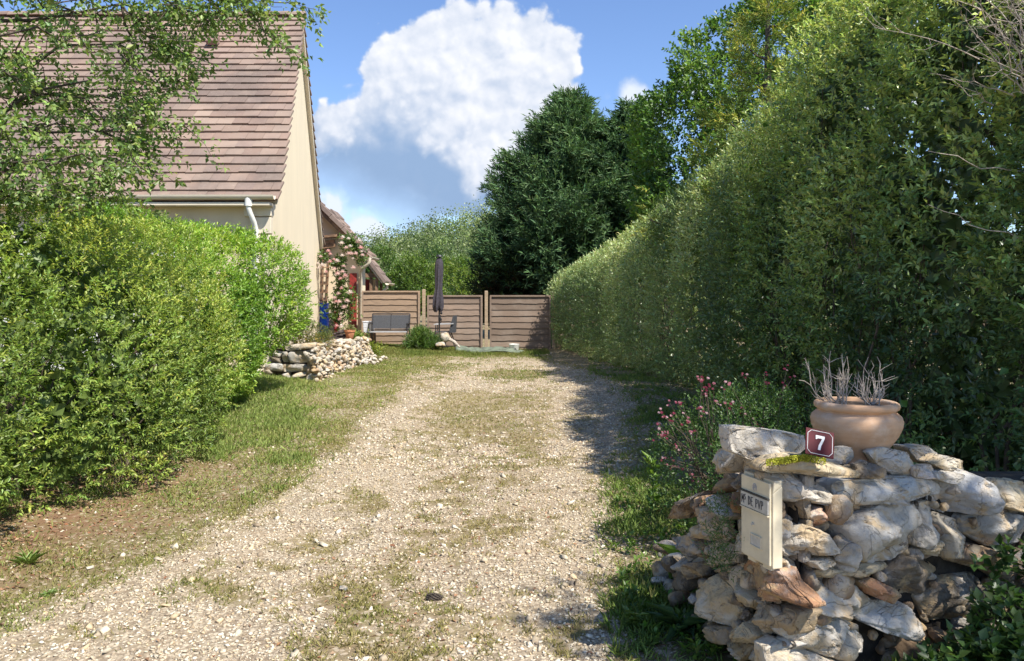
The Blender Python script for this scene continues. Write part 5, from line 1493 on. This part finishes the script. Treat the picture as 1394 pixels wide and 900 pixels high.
# ================================================================== FAR RUBBLE WALL (retains a bed beside the gable)
rw = empty('rubble_wall', (-3.4, 14.5, .25), 'low rubble retaining wall beside the cream gable, slabs darkened for shade one side, white stones the other', 'stone wall')
inv = Matrix.Translation(-Vector(rw.location))
A0 = W(366, 515, 12.75); A1 = W(429, 518, 12.75); B1 = W(503, 492, 16.6)
YA = 12.75; p0 = Vector((0, YA, 0)); nA = Vector((0, -1, 0)); tA = Vector((1, 0, 0))
cz = lambda pts: [(340+u/7.744, 430+v/7.744) for u, v in pts]
SL = [([(330, 330), (480, 300), (690, 285), (710, 310), (640, 345), (400, 370)], LIME, .16, .10, 'long flat capping slab'), ([(235, 300), (330, 235), (345, 260), (270, 340), (240, 345)], DARK, .12, .04, None),
      ([(300, 290), (360, 255), (430, 290), (330, 320)], GREY, .12, .04, None), ([(210, 355), (330, 380), (300, 440), (220, 420)], LIME, .12, .04, None), ([(335, 385), (390, 380), (400, 490), (340, 490)], GREY, .12, .03, None),
      ([(400, 385), (560, 370), (610, 420), (600, 490), (420, 495)], GREY, .14, .04, None), ([(150, 520), (250, 500), (330, 510), (330, 590), (160, 570)], GREY, .14, .03, None),
      ([(335, 515), (480, 510), (600, 520), (600, 580), (350, 595)], GREY, .14, .05, None), ([(120, 580), (200, 570), (230, 610), (130, 610)], LIME, .12, .05, None), ([(330, 620), (410, 600), (420, 670), (340, 670)], GREY, .12, .04, None),
      ([(430, 640), (500, 600), (600, 590), (600, 630), (440, 660)], CREAM, .12, .05, None), ([(200, 430), (300, 450), (330, 500), (210, 500)], DARK, .12, .02, None), ([(420, 670), (600, 640), (600, 720), (430, 720)], GREY, .12, .03, None),
      ([(560, 380), (640, 360), (650, 480), (610, 480)], PALE, .12, .05, None), ([(600, 490), (650, 490), (660, 600), (600, 600)], (.42, .28, .16), .12, .05, None), ([(590, 610), (690, 600), (690, 690), (600, 720)], PALE, .12, .06, None)]
for i, (pl, c, dep, pr, lb) in enumerate(SL):  # grey and dark slab tones put this face's shade into the colour
    o = stone_poly('stone', cz(pl), p0, nA, tA, dep, c, 500+i, rw, pr, 1.08, lb, m_=M['rock_far'], V0=ICO3_V, F0=ICO3_F)
rng = np.random.default_rng(78); sd = 3000
xA1 = A1.x; dB = Vector((B1.x-xA1, B1.y-YA, 0)); LB = dB.length; dB.normalize(); nB = Vector((dB.y, -dB.x, 0))
for k in range(820):
    t = rng.uniform(-.03, 1.0)*LB; top = .86-.06*t/LB-.35*max(0, (t/LB-.95)/.05); z = .18+rng.uniform(0, 1)*(top-.18)
    batt = .05*(1-(z-.2)/.6)
    p = Vector((xA1, YA, 0))+dB*t+nB*(batt+rng.uniform(-.08, .02)); r = rng.uniform(.03, .075)
    col = [PALE, (.50, .44, .35), (.56, .50, .41), CREAM, (.40, .27, .17), GREY, LIME][rng.integers(0, 7)]
    add_rub((p.x, p.y, z), (r*rng.uniform(.7, 1.5), r, r*rng.uniform(.5, 1.0)), col, sd); sd += 1
for k in range(14):    # tumbled stones at its far foot
    t = LB*rng.uniform(.8, 1.12); p = Vector((xA1, YA, 0))+dB*t+nB*rng.uniform(0, .35); r = rng.uniform(.03, .07); add_rub((p.x, p.y, .27+rng.uniform(0, .1)), (r, r, r*.7), PALE, sd); sd += 1
flush_rub('rubble_facing', rw, M['rock_far'])
mb = MB(); P4 = [Vector((xA1, YA+.12, 0))+dB*.05-nB*.10, Vector((xA1, YA, 0))+dB*LB-nB*.10]
mb.hexa([(-4.6, YA+.12, -.1), (P4[0].x, P4[0].y, -.1), (P4[1].x, P4[1].y, -.1), (-5.2, P4[1].y, -.1), (-4.6, YA+.12, .78), (P4[0].x, P4[0].y, .78), (P4[1].x, P4[1].y, .66), (-5.2, P4[1].y, .68)])
mb.hexa([(-5.2, P4[1].y+.01, -.1), (P4[1].x, P4[1].y+.01, -.1), (-4.50, 23.0, -.1), (-5.95, 23.0, -.1), (-5.2, P4[1].y+.01, .66), (P4[1].x, P4[1].y+.01, .62), (-4.50, 23.0, .46), (-5.95, 23.0, .46)])
o = mb.build('planting_bed', M['soil'], rw); o.matrix_parent_inverse = inv

# things on and behind it
b0 = W(432, 462, 22.68)
bar = empty('rain_barrel', (b0.x+.10, 22.70, .46), 'blue plastic rain barrel standing against the corner of the gable', 'barrel')
mb = MB(); hB = 1.02; mb.lathe([(.17, 0), (.20, .03), (.215, .18), (.225, .30), (.235, .32), (.225, .34), (.235, .66), (.245, .68), (.235, .70), (.225, hB-.06), (.235, hB-.03), (.235, hB)], n=36); mb.build('body', M['plastic_blue'], bar, smooth=True)
mb = MB(); mb.lathe([(.245, hB+.002), (.248, hB+.03), (.23, hB+.045), (.05, hB+.05)], n=36); mb.build('lid', M['plastic_blue'], bar, smooth=True)

# trellis on the extension wall
tr = empty('trellis', (W(440, 400, 22.4).x, 22.5, .6), 'brown wooden trellis fan on the cream wall behind the barrel', 'trellis'); inv_t = Matrix.Translation(-Vector(tr.location))
mb = MB()
for (x0, x1) in ((433, 433), (440, 439), (449, 444)): mb.beam(W(x0, 338, 22.98), W(x1, 420, 22.98), .035, .02, up=(0, 1, 0))
for yv in (341, 364, 376, 387, 398, 409): mb.beam(W(432, yv, 22.95), W(450-(yv-341)*.06, yv, 22.95), .03, .02, up=(0, 1, 0))
o = mb.build('lattice', M['lattice_wood'], tr); o.matrix_parent_inverse = inv_t

# climbing rose
rng = np.random.default_rng(201)
rose = empty('climbing_rose', (W(462, 465, 21.9).x, 21.9, .5), 'climbing rose with pale pink blooms trained up the extension wall', 'climbing rose'); inv_r = Matrix.Translation(-Vector(rose.location))
path = [W(460, 465, 21.9), W(462, 440, 21.9), W(458, 415, 21.9), W(462, 390, 21.9), W(458, 365, 21.85), W(468, 345, 21.8), W(480, 330, 21.8), W(490, 350, 21.8)]
mb = MB(); mb.tube(path, [.035, .03, .025, .022, .02, .016, .012, .008], 7); mb.tube([path[1], W(475, 425, 21.8), W(482, 405, 21.8)], .012, 6); mb.tube([path[4], W(445, 355, 21.85), W(436, 348, 21.85)], .010, 6)
o = mb.build('stem', M['twig'], rose); o.matrix_parent_inverse = inv_r
cl = [(462, 425, 26, 24, 430), (470, 405, 20, 14, 220), (464, 380, 12, 18, 240), (460, 358, 14, 12, 230), (474, 330, 18, 14, 330), (486, 340, 15, 13, 200), (440, 350, 10, 8, 90), (492, 355, 9, 8, 60), (462, 398, 10, 10, 120)]
P = []
for (a, b, c, d, k) in cl:
    for j in range(int(k*.62)): P.append(W(a+rng.normal(0, c*.38), b+rng.normal(0, d*.40), 21.8+rng.normal(0, .13)))
P = np.array(P)
o = leaf_obj('foliage', [sprigs(P, rng.normal(0, 1, P.shape)+np.array([0, -.6, .4]), rng, 4, .08, .075, .05, [(.05, .10, .02), (.09, .16, .03), (.15, .22, .05)], jit=.5)], M['leaf_gloss'], rose); o.matrix_parent_inverse = inv_r


def bloom(mb, c, r, col):
    c = Vector(c)
    for j in range(11):
        el = (.1, .55, 1.1)[j % 3]; az = j*2.4; d = Vector((math.cos(az)*math.cos(el), math.sin(az)*math.cos(el), math.sin(el)))
        d = Matrix.Rotation(R(55), 3, 'X') @ d
        s = d.cross(Vector((.3, .2, 1))).normalized(); i = len(mb.v); up = s.cross(d)
        q = c+d*r*.15
        for v in (q, q+d*r*.6+s*r*.5+up*r*.1, q+d*r*.95+up*r*.25, q+d*r*.6-s*r*.5+up*r*.1): mb.v.append(tuple(v))
        mb.f += [(i, i+1, i+2), (i, i+2, i+3)]; mb._col(4, shade(col, random.uniform(.85, 1.1)))


BLO = [(437, 349), (450, 347), (455, 353), (450, 358), (459, 356), (465, 350), (455, 366), (466, 363), (459, 372), (468, 372), (462, 382), (466, 392), (458, 372), (470, 376), (462, 402), (460, 412), (468, 421), (463, 428), (455, 408),
       (478, 336), (485, 345), (490, 338), (474, 325), (482, 352), (470, 339), (492, 349), (476, 347), (466, 326), (458, 445), (447, 343), (432, 358), (473, 410), (476, 399), (462, 436), (480, 365), (465, 333), (487, 330)]
mb = MB(); BLO += [(a+rng.normal(0, 6), b+rng.normal(0, 6)) for a, b in BLO[::3]]
for (a, b) in BLO: bloom(mb, W(a+rng.normal(0, 1), b+rng.normal(0, 1), 21.5), rng.uniform(.055, .098), [(.82, .66, .62), (.84, .78, .72), (.82, .56, .54)][rng.integers(0, 3)])
me_ = mb
o = mb.build('blossoms', M['petal'], rose); o.matrix_parent_inverse = inv_r

# small flower pot and slates on the far wall
sp_ = W(475, 467, 15.9)
spt = empty('flower_pot', (sp_.x+.02, 15.9, .80), 'small orange terracotta pot of herbs on the far rubble wall', 'pot')
mb = MB(); mb.lathe([(.06, 0), (.07, .01), (.098, .13), (.098, .14), (.112, .145), (.114, .185), (.104, .188), (.098, .17)], n=28); mb.build('body', M['terracotta_small'], spt, smooth=True)
mb = MB(); mb.lathe([(.05, .12), (.098, .165), (.03, .17)], n=20); mb.build('soil', M['soil'], spt)
rng = np.random.default_rng(202); P = np.stack([rng.normal(0, .05, 90), rng.normal(0, .05, 90), .17+rng.uniform(0, .09, 90)], 1)
leaf_obj('herb', [sprigs(P, rng.normal(0, .6, P.shape)+np.array([0, 0, 1]), rng, 4, .04, .04, .015, [(.12, .17, .05), (.25, .25, .12), (.30, .22, .12)])], M['leaf'], spt)
rs2 = random.Random(4)
sl_ = empty('slate_stack', (W(455, 468, 16.0).x, 16.0, .78), 'small stack of dark flat slates on the far rubble wall', 'slates')
for k in range(7):
    mb = MB(); wv = .62-.07*k; n = 9
    poly = [(math.cos(2*math.pi*j/n)*wv/2*rs2.uniform(.75, 1.1), math.sin(2*math.pi*j/n)*.18*rs2.uniform(.8, 1.1)) for j in range(n)]
    tl = rs2.uniform(-.12, .12); ox = .03*k+rs2.uniform(-.05, .05)
    mb.prism(poly, lambda p: Vector((p[0]+ox, p[1], .03*k+p[0]*tl)), lambda p: Vector((p[0]+ox, p[1], .03*k+.022+p[0]*tl))); mb.build('slate', M['slate'], sl_)
P_ = []
rng = np.random.default_rng(203)
for (lab, px, py, Y, wr, hr, npt, pal, nm) in [
    ('low green weedy plant beside the small orange pot on the rubble wall', 486, 462, 16.4, .16, .18, 150, [(.07, .14, .02), (.16, .24, .04), (.25, .28, .05)], 'plant'),
    ('grassy grey-green tuft at the foot of the blue barrel', 443, 462, 18.6, .22, .2, 130, [(.10, .16, .07), (.18, .24, .10)], 'plant'),
    ('yellow-green plant growing out of the far end of the rubble wall', 503, 478, 17.4, .22, .2, 170, [(.12, .18, .03), (.30, .32, .05)], 'plant')]:
    c = W(px, py, Y); root = empty(nm, (c.x, Y, c.z-.1), lab, 'plant')
    P = np.stack([rng.normal(0, wr*.5, npt), rng.normal(0, wr*.5, npt), rng.uniform(-.05, hr, npt)], 1)
    leaf_obj('foliage', [sprigs(P, rng.normal(0, .5, P.shape)+np.array([0, 0, 1]), rng, 5, .10, .09, .022, pal)], M['leaf'], root)

# ================================================================== IN FRONT OF THE FENCE
HF = .26
# bench
YB = 21.3; bl, brr = W(506, 470, YB).x, W(557, 470, YB).x; bc = (bl+brr)/2; bw = brr-bl
bn = empty('garden_bench', (bc, YB, HF+.06), 'dark metal two-seat garden bench with mesh back before the fence', 'bench')
mb = MB(); mb.beam((-bw/2, .02, .45), (-bw/2, .16, .90), .035, .035); mb.beam((bw/2, .02, .45), (bw/2, .16, .90), .035, .035); mb.beam((-bw/2, .16, .90), (bw/2, .16, .90), .03, .035)
mb.beam((0, .03, .47), (0, .16, .89), .02, .02); mb.box((0, .03, .455), (bw, .03, .03)); mb.build('back_frame', M['dark_metal'], bn, bevel=.003)
mb = MB(); mb.hexa([(-bw/2+.02, .030, .49), (bw/2-.02, .030, .49), (bw/2-.02, .036, .49), (-bw/2+.02, .036, .49), (-bw/2+.02, .150, .87), (bw/2-.02, .150, .87), (bw/2-.02, .156, .87), (-bw/2+.02, .156, .87)]); mb.build('backrest', M['mesh_fabric'], bn)
mb = MB(); mb.box((0, -.22, .425), (bw-.04, .46, .012)); mb.build('seat', M['mesh_fabric'], bn)
mb = MB(); mb.box((0, -.455, .42), (bw, .035, .03)); mb.build('seat_rail', M['grey_plastic'], bn, bevel=.003)
for x in (-bw/2, bw/2):
    mb = MB(); mb.beam((x, -.45, 0), (x, -.45, .62), .035, .035, up=(0, 1, 0)); mb.build('leg', M['dark_metal'], bn)
    mb = MB(); mb.beam((x, .10, 0), (x, .03, .46), .035, .035, up=(0, 1, 0)); mb.build('leg', M['dark_metal'], bn)
    mb = MB(); mb.beam((x, -.47, .635), (x, .08, .66), .045, .025); mb.build('armrest', M['dark_metal'], bn)
# white plastic tub
c = W(502, 452, 21.9); tb_ = empty('plastic_tub', (c.x+.04, 21.7, .72), 'pale grey plastic tub with rim between the wall and bench', 'tub')
mb = MB(); mb.box((0, 0, .11), (.26, .24, .30), None, None, 1.12); mb.build('body', M['tub_plastic'], tb_, bevel=.015)
mb = MB(); mb.box((0, 0, .275), (.31, .29, .03)); mb.box((0, 0, .13), (.285, .265, .014)); mb.build('rim', M['tub_plastic'], tb_, bevel=.005)
mb = MB(); mb.box((0, 0, -.27), (.36, .30, .45)); stp = tag(mb.build('plinth', M['timber'], None, bevel=.01), 'low wooden plinth under the pale grey plastic tub', 'plinth'); stp.location = (c.x+.04, 21.7, .72)
# parasol
YP = 21.0; pc_ = W(598, 468, YP); pb = Vector((pc_.x, YP, HF+.05))
par = empty('parasol', pb, 'closed black garden parasol on a crank pole before the fence', 'parasol')
zt = W(597, 349, YP).z-pb.z
mb = MB(); mb.tube([(0, 0, 0), (0, 0, zt)], .022, 12); mb.build('pole', M['dark_metal'], par, smooth=True)
mb = MB(); nn_ = 48; zb_ = W(597, 423, YP).z-pb.z
lev = [(0, .045), (.04, .085), (.10, .115), (.22, .13), (.34, .125), (.46, .115), (.60, .125), (.78, .165), (.90, .185), (.97, .16), (1.0, .11)]
i0 = len(mb.v)
for (t, r) in lev:
    z = zt-.03-(zt-.03-zb_)*t
    for j in range(nn_):
        a = 2*math.pi*j/nn_; f = 1-.30*abs(math.sin(4*a+t*1.3))**.6*min(1, .35+t)
        mb.v.append((r*f*math.cos(a)-.035*t, r*f*math.sin(a)*.9, z+.05*math.sin(4*a)*t*t))
for k in range(len(lev)-1):
    for j in range(nn_):
        a0 = i0+k*nn_+j; a1 = i0+k*nn_+(j+1) % nn_; mb.f.append((a0, a1, a1+nn_, a0+nn_))
mb._col(len(mb.v), None); mb.build('canopy', M['parasol_cloth'], par, smooth=True)
mb = MB(); mb.lathe([(.03, zt-.02), (.10, zt-.01), (.085, zt+.03), (.02, zt+.045)], n=18); mb.build('cap', M['dark_metal'], par)
zcr = W(600, 433, YP).z-pb.z
mb = MB(); mb.box((.01, 0, zcr), (.07, .08, .16)); mb.tube([(.03, -.05, zcr+.02), (.07, -.09, zcr-.03), (.05, -.09, zcr-.13), (-.02, -.08, zcr-.12)], .014, 8); mb.tube([(.05, -.03, zcr+.12), (.07, -.05, zcr+.15)], .03, 8); mb.build('crank', M['dark_metal'], par)
mb = MB()
for k in range(4): mb.beam((0, 0, .03), (.32*math.cos(k*1.57+.5), .32*math.sin(k*1.57+.5), .02), .05, .03)
mb.build('foot', M['dark_metal'], par)
for k in range(8):
    a = 2*math.pi*k/8; mb = MB(); mb.tube([(.02*math.cos(a), .02*math.sin(a), zt-.08), (.06*math.cos(a)-.03, .06*math.sin(a), zb_+.05)], .006, 5); mb.build('rib', M['dark_metal'], par)
# garden chair behind the parasol, side on
YC = 21.9; c = W(606, 470, YC); ch = empty('garden_chair', (c.x, YC, HF+.02), 'dark garden chair seen from the side just behind the parasol', 'chair')
mb = MB(); mb.beam((-.28, -.25, .42), (.20, -.25, .42), .03, .02); mb.beam((-.28, .25, .42), (.20, .25, .42), .03, .02); mb.box((-.04, 0, .425), (.46, .48, .014)); mb.build('seat', M['mesh_fabric'], ch)
mb = MB(); mb.hexa([(.12, -.24, .40), (.30, -.24, .40), (.30, .24, .40), (.12, .24, .40), (.24, -.24, .88), (.33, -.24, .90), (.33, .24, .90), (.24, .24, .88)]); mb.build('backrest', M['mesh_fabric'], ch)
for y in (-.26, .26):
    mb = MB(); mb.beam((-.28, y, 0), (-.24, y, .62), .028, .028, up=(0, 1, 0)); mb.build('leg', M['dark_metal'], ch)
    mb = MB(); mb.beam((.30, y, 0), (.12, y, .46), .028, .028, up=(0, 1, 0)); mb.build('leg', M['dark_metal'], ch)
    mb = MB(); mb.beam((-.30, y, .64), (.26, y, .66), .045, .025); mb.build('armrest', M['grey_plastic'], ch)
# lavender-like tufts
rng = np.random.default_rng(205)
for lab, px, Y, wr, hr, npt, pal in (('dense upright green tuft at the right end of the bench', 573, 20.6, .36, .62, 620, [(.06, .12, .025), (.10, .18, .04), (.18, .26, .07)]), ('soft grey-green tuft left of the parasol foot', 588, 20.7, .22, .36, 240, [(.10, .16, .06), (.18, .24, .10)])):
    c = W(px, 470, Y); root = empty('ornamental_grass', (c.x, Y, HF), lab, 'plant')
    P = np.stack([rng.normal(0, wr*.42, npt), rng.normal(0, wr*.35, npt), rng.uniform(0, hr*.75, npt)], 1); P[:, 2] *= np.exp(-(P[:, 0]/wr)**2)
    D = P*np.array([1.3, 1.3, 0])+np.array([0, 0, .6])+rng.normal(0, .12, P.shape)
    leaf_obj('foliage', [sprigs(P, D, rng, 6, .16, .14, .016, pal, spread=.35)], M['leaf'], root)
# rocks, driftwood and sheet round the parasol foot
RG_ = 'rocks lying at the foot of the fence'


def free_stone(lab, px, py, Y, r, col, seed, m_=None, group=RG_, nm='rock'):
    c = W(px, py, Y); v = shape_stone(ICO3_V, seed, 8, .07)*np.array(r)
    me = np_mesh(nm, v, ICO3_F.ravel(), np.arange(len(ICO3_F))*3, np.full(len(ICO3_F), 3), np.tile(np.array(col, float), (len(v), 1)))
    o = link(nm, me, None, m_ or M['rock_far'], True); o.location = c; return tag(o, lab, 'rock', group)


free_stone('pale rough rock against the parasol foot', 606, 459, 20.7, (.15, .12, .14), (.50, .46, .38), 601)
free_stone('small dark-shadowed stone just left of the parasol foot', 600, 469, 20.5, (.16, .12, .08), (.40, .38, .36), 602)
free_stone('rounded grey rock at the foot of the clipped hedge', 748, 487, 20.6, (.26, .2, .14), (.30, .30, .30), 603)
free_stone('small black stone beside the white tub at the fence', 722, 481, 21.6, (.14, .1, .07), (.03, .03, .03), 604)
mb = MB(); mb.tube([W(612, 462, 20.5), W(619, 466, 20.45), W(626, 473, 20.4)], [.05, .045, .02], 7); tag(mb.build('driftwood', M['dead_twig']), 'short bleached piece of driftwood leaning on the pale rock', 'driftwood')
# grey weed membrane rucked along the foot of the fence
n1, n2 = 40, 8; vs = []; rng = np.random.default_rng(206)
for i in range(n1):
    for j in range(n2):
        t = i/(n1-1); u = j/(n2-1); a = W(620+95*t, 474+5*t+2*math.sin(t*7), 21.0-.2*t); x = a.x; y = a.y+.8*u
        vs.append((x, y, a.z-.05+.12*math.sin(u*math.pi)*(1-.5*t)+.03*math.sin(i*.9+j)*math.sin(j*1.7)))
ii = (np.arange(n1-1)[:, None]*n2+np.arange(n2-1)[None]).ravel()
me = np_mesh('weed_membrane', np.array(vs), np.stack([ii, ii+n2, ii+n2+1, ii+1], 1).ravel(), np.arange(len(ii))*4, np.full(len(ii), 4))
o = link('weed_membrane', me, None, M['membrane'], True); tag(o, 'rucked grey-green sheet lying along the foot of the fence', 'ground sheet'); md = o.modifiers.new('thick', 'SOLIDIFY'); md.thickness = .012
# little white tub with arched opening
c = W(700, 479, 21.4); wt_ = empty('white_tub', (c.x, 21.4, c.z), 'small white tub with a dark opening at the fence foot', 'tub')
mb = MB(); mb.lathe([(.10, 0), (.12, .02), (.145, .20), (.155, .215), (.14, .22), (.12, .19)], n=24); mb.build('body', M['white_paint'], wt_, smooth=True)
mb = MB(); mb.prism([(-.04, 0), (.04, 0), (.04, .06), (.02, .10), (0, .115), (-.02, .10), (-.04, .06)], lambda p: Vector((p[0]+.03, -.150, p[1])), lambda p: Vector((p[0]+.03, -.09, p[1]))); mb.build('opening', M['mail_dark'], wt_)

# ================================================================== SMALL PLANTS
rng = np.random.default_rng(210)
# pink-flowered salvia bush
sal = empty('flowering_bush', (1.33, 4.75, .1), 'loose bush with pink and crimson blossoms behind the left end of the stone wall', 'bush'); inv_s = Matrix.Translation(-Vector(sal.location))
bl_ = [(1.36, 4.9, .54, .38, .42, .42), (1.66, 5.15, .62, .36, .4, .42), (1.12, 4.95, .45, .22, .3, .34)]
P, Nn = blob_points(bl_, 2300, rng, seed=31, rough=.3, nscale=2.5, depth=.30, p=2.0)
a1 = sprigs(P, Nn*.6+np.array([0, 0, .8])+rng.normal(0, .35, P.shape), rng, 7, .08, .024, .011, [(.04, .085, .02), (.065, .125, .03), (.10, .17, .045)], tipgain=.2)
o = leaf_obj('foliage', [a1], M['leaf'], sal); o.matrix_parent_inverse = inv_s
mb = MB(); mbp = MB()
FL = [(900, 560), (897, 572), (905, 566), (893, 578), (912, 560), (915, 575), (902, 590), (905, 598), (912, 592), (898, 594), (906, 622), (903, 632), (912, 638), (918, 628), (922, 606), (935, 574), (938, 580), (912, 552), (922, 548), (930, 553),
      (955, 518), (960, 524), (966, 528), (958, 535), (972, 522), (964, 540), (952, 516), (948, 558), (958, 562), (985, 530), (995, 526), (990, 552), (1010, 560), (1014, 548), (1016, 514), (1040, 508), (1046, 520), (1070, 505), (1027, 575), (1032, 580), (970, 608), (940, 622),
      (940, 650), (944, 655), (925, 635), (1065, 524), (1000, 590), (980, 545), (944, 590), (1080, 515)]
for (px, py) in FL:
    Y = 4.55+rng.uniform(0, .25)+(.4 if px > 1000 else 0); tip = W(px+rng.normal(0, 1.5), py+rng.normal(0, 1.5), Y)
    s = Vector((1.30+.35*(px > 985)+rng.normal(0, .08), 4.85+(.25 if px > 985 else 0), .35)); mid = s.lerp(tip, .6)+Vector((0, 0, .05)); mb.tube([s, mid, tip], [.003, .0022, .0014], 5)
    for j in range(rng.integers(2, 5)):
        bloom(mbp, tip+Vector(rng.normal(0, .014, 3)), rng.uniform(.007, .0125), [(.48, .12, .20), (.66, .32, .38), (.80, .62, .64), (.36, .07, .13)][rng.integers(0, 4)])
o = mb.build('stems', M['twig'], sal); o.matrix_parent_inverse = inv_s
o = mbp.build('blossoms', M['petal'], sal); o.matrix_parent_inverse = inv_s


def weed(name, lab, x, y, z, n, L, Wd, pal, hh=.06, lean=1.2, group=None, cat='weed'):
    root = empty(name, (x, y, z), lab, cat, group); th = rng.uniform(0, 6.28, n)
    D = np.stack([np.cos(th)*lean, np.sin(th)*lean, rng.uniform(.5, 1.4, n)], 1); P = np.stack([rng.normal(0, .012, n), rng.normal(0, .012, n), rng.uniform(0, hh, n)], 1)
    pal = np.array(pal); c = pal[rng.integers(0, len(pal), n)]*rng.uniform(.8, 1.2, (n, 1))
    leaf_obj('leaves', [leaf_arrays(P, D, np.stack([-D[:, 0]*.4, -D[:, 1]*.4, np.ones(n)], 1), L*rng.uniform(.7, 1.2, n), Wd*rng.uniform(.8, 1.2, n), c, droop=.35)], M['leaf'], root)
    return root


G1 = [(.10, .18, .03), (.15, .25, .04), (.08, .15, .03)]
x, y = G(40, 772); weed('weed', 'bright green strappy weed at the foot of the left shrub', x, y, float(Hb(x, y)[0]), 26, .10, .009, [(.20, .28, .06), (.26, .34, .09)], .02, .55)
x, y = G(66, 812); weed('weed', 'small flat rosette weed below the strappy one at lower left', x, y, float(Hb(x, y)[0]), 20, .045, .012, [(.18, .26, .07)], .01, 1.4)
x, y = .90, 4.15; weed('dock', 'broad-leaved dock plant beside the tumbled end of the stone wall', x, y, float(Hb(x, y)[0])+.05, 9, .17, .085, [(.16, .26, .045), (.12, .21, .035)], .12, .8)
x, y = G(880, 700); weed('dock', 'tall leafy weed at the verge under the pink blossoms', x+.05, y, float(Hb(x, y)[0]), 34, .11, .035, [(.11, .20, .035), (.16, .25, .05)], .38, .7)
x, y = G(930, 872); weed('thistle', 'grey-green jagged weed at the foot of the wall corner', x, y, float(Hb(x, y)[0]), 18, .16, .05, [(.09, .16, .07), (.07, .13, .05)], .06, 1.1)
x, y = G(862, 862); weed('weed', 'pale green clump of low weeds on the shaded verge', x, y, float(Hb(x, y)[0]), 40, .06, .018, [(.16, .24, .05), (.22, .30, .08)], .07, 1.0)
# herb growing out of the wall face
hb_ = empty('wall_herb', on_plane(995, 745, C0+NL*.02, NL), 'feathery green herb sprouting from the stones left of the letter box', 'herb')
P = np.stack([rng.normal(0, .03, 160), rng.normal(0, .03, 160), rng.uniform(-.10, .20, 160)], 1)
leaf_obj('foliage', [sprigs(P+np.array(NL)*.04, rng.normal(0, .5, P.shape)+np.array([-.3, -.2, .7]), rng, 6, .045, .022, .005, [(.09, .15, .05), (.15, .22, .08)])], M['leaf'], hb_)
# nettle patch at the foot of the front face
n = 620; x = rng.uniform(1.55, 2.75, n); y = 2.93+(x-1.03)*.42-rng.uniform(.03, .5, n); hgt = rng.uniform(.0, .50, n)*sstep(1.5, 2.2, x)*np.exp(-((2.93+(x-1.03)*.42-y)/.4)**2)+.02
P = np.stack([x, y, Hb(x, y)+hgt], 1); k = fbm(P, 5, 2, 3) > .44; P = P[k]
tag(leaf_obj('nettles', [sprigs(P, rng.normal(0, .5, P.shape)+np.array([0, -.2, .9]), rng, 6, .07, .050, .034, [(.035, .07, .018), (.055, .105, .026), (.085, .15, .035)], spread=1.1)], M['leaf']), 'dense nettles and ivy against the lower right of the stone wall', 'nettles', kind='stuff')
# small broad weeds strewn on the right verge
n = 900; y = 3.1+9*rng.uniform(0, 1, n)**1.5; x = rng.uniform(.13, .36, n)*y; px, py = pxof(x, y, H(x, y)); re = np.interp(py, *RIGHT_E)
k = (px > re) & ~((x > 1.0) & (y < 3.9)) & (fbm(np.stack([x, y, 0*x], 1), 2, 2, 8) > .45); x, y = x[k], y[k]
P = np.stack([x, y, Hb(x, y)+.01], 1)
tag(leaf_obj('ground_cover', [sprigs(P, rng.normal(0, .3, P.shape)+np.array([0, 0, 1]), rng, 7, .05, .045, .022, [(.06, .12, .02), (.10, .18, .03), (.16, .24, .05)], spread=1.3)], M['leaf']), kind='stuff')
# cone, scrap and bare twigs on the gravel
x, y = G(591, 819); pcn = empty('pine_cone', (x, y, float(Hb(x, y)[0])+.016), 'brown pine cone lying on the gravel', 'pine cone')
mb = MB(); n = 60
for j in range(n):
    t = j/n; r = .017*math.sin(math.pi*(.12+.85*t))**.7; a = j*2.4; c = Vector((-.040+.085*t, r*math.cos(a), r*math.sin(a))); d = Vector((-.3, math.cos(a), math.sin(a))).normalized()
    mb.box(c, (.010, .010, .004), d.to_track_quat('X', 'Z').to_matrix())
mb.tube([(-.042, 0, 0), (0, 0, 0), (.042, 0, 0)], [.006, .014, .005], 8); mb.build('scales', M['bark'], pcn)
x, y = G(467, 806); v = shape_stone(ICO3_V, 777, 8, .08)*np.array([.026, .02, .016])
me = np_mesh('pebble', v, ICO3_F.ravel(), np.arange(len(ICO3_F))*3, np.full(len(ICO3_F), 3), np.tile(np.array((.36, .39, .42)), (len(v), 1)))
o = link('pebble', me, None, M['rock'], True); o.location = (x, y, float(Hb(x, y)[0])+.014); tag(o, 'single blue-grey pebble on a grassy patch of the gravel', 'pebble')
mb = MB()
for k in range(26):
    px, py = rng.uniform(110, 290), 0; py = 690-(px-110)*.42+rng.normal(0, 8); x, y = G(px, py); z = float(Hb(x, y)[0]); L = rng.uniform(.15, .4)
    mb.tube([(x-L*.8, y+.25, z+.18), (x-L*.3, y+.05+rng.normal(0, .05), z+.06), (x, y, z+.02)], [.006, .004, .002], 5)
tag(mb.build('fallen_twigs', M['twig']), kind='stuff')
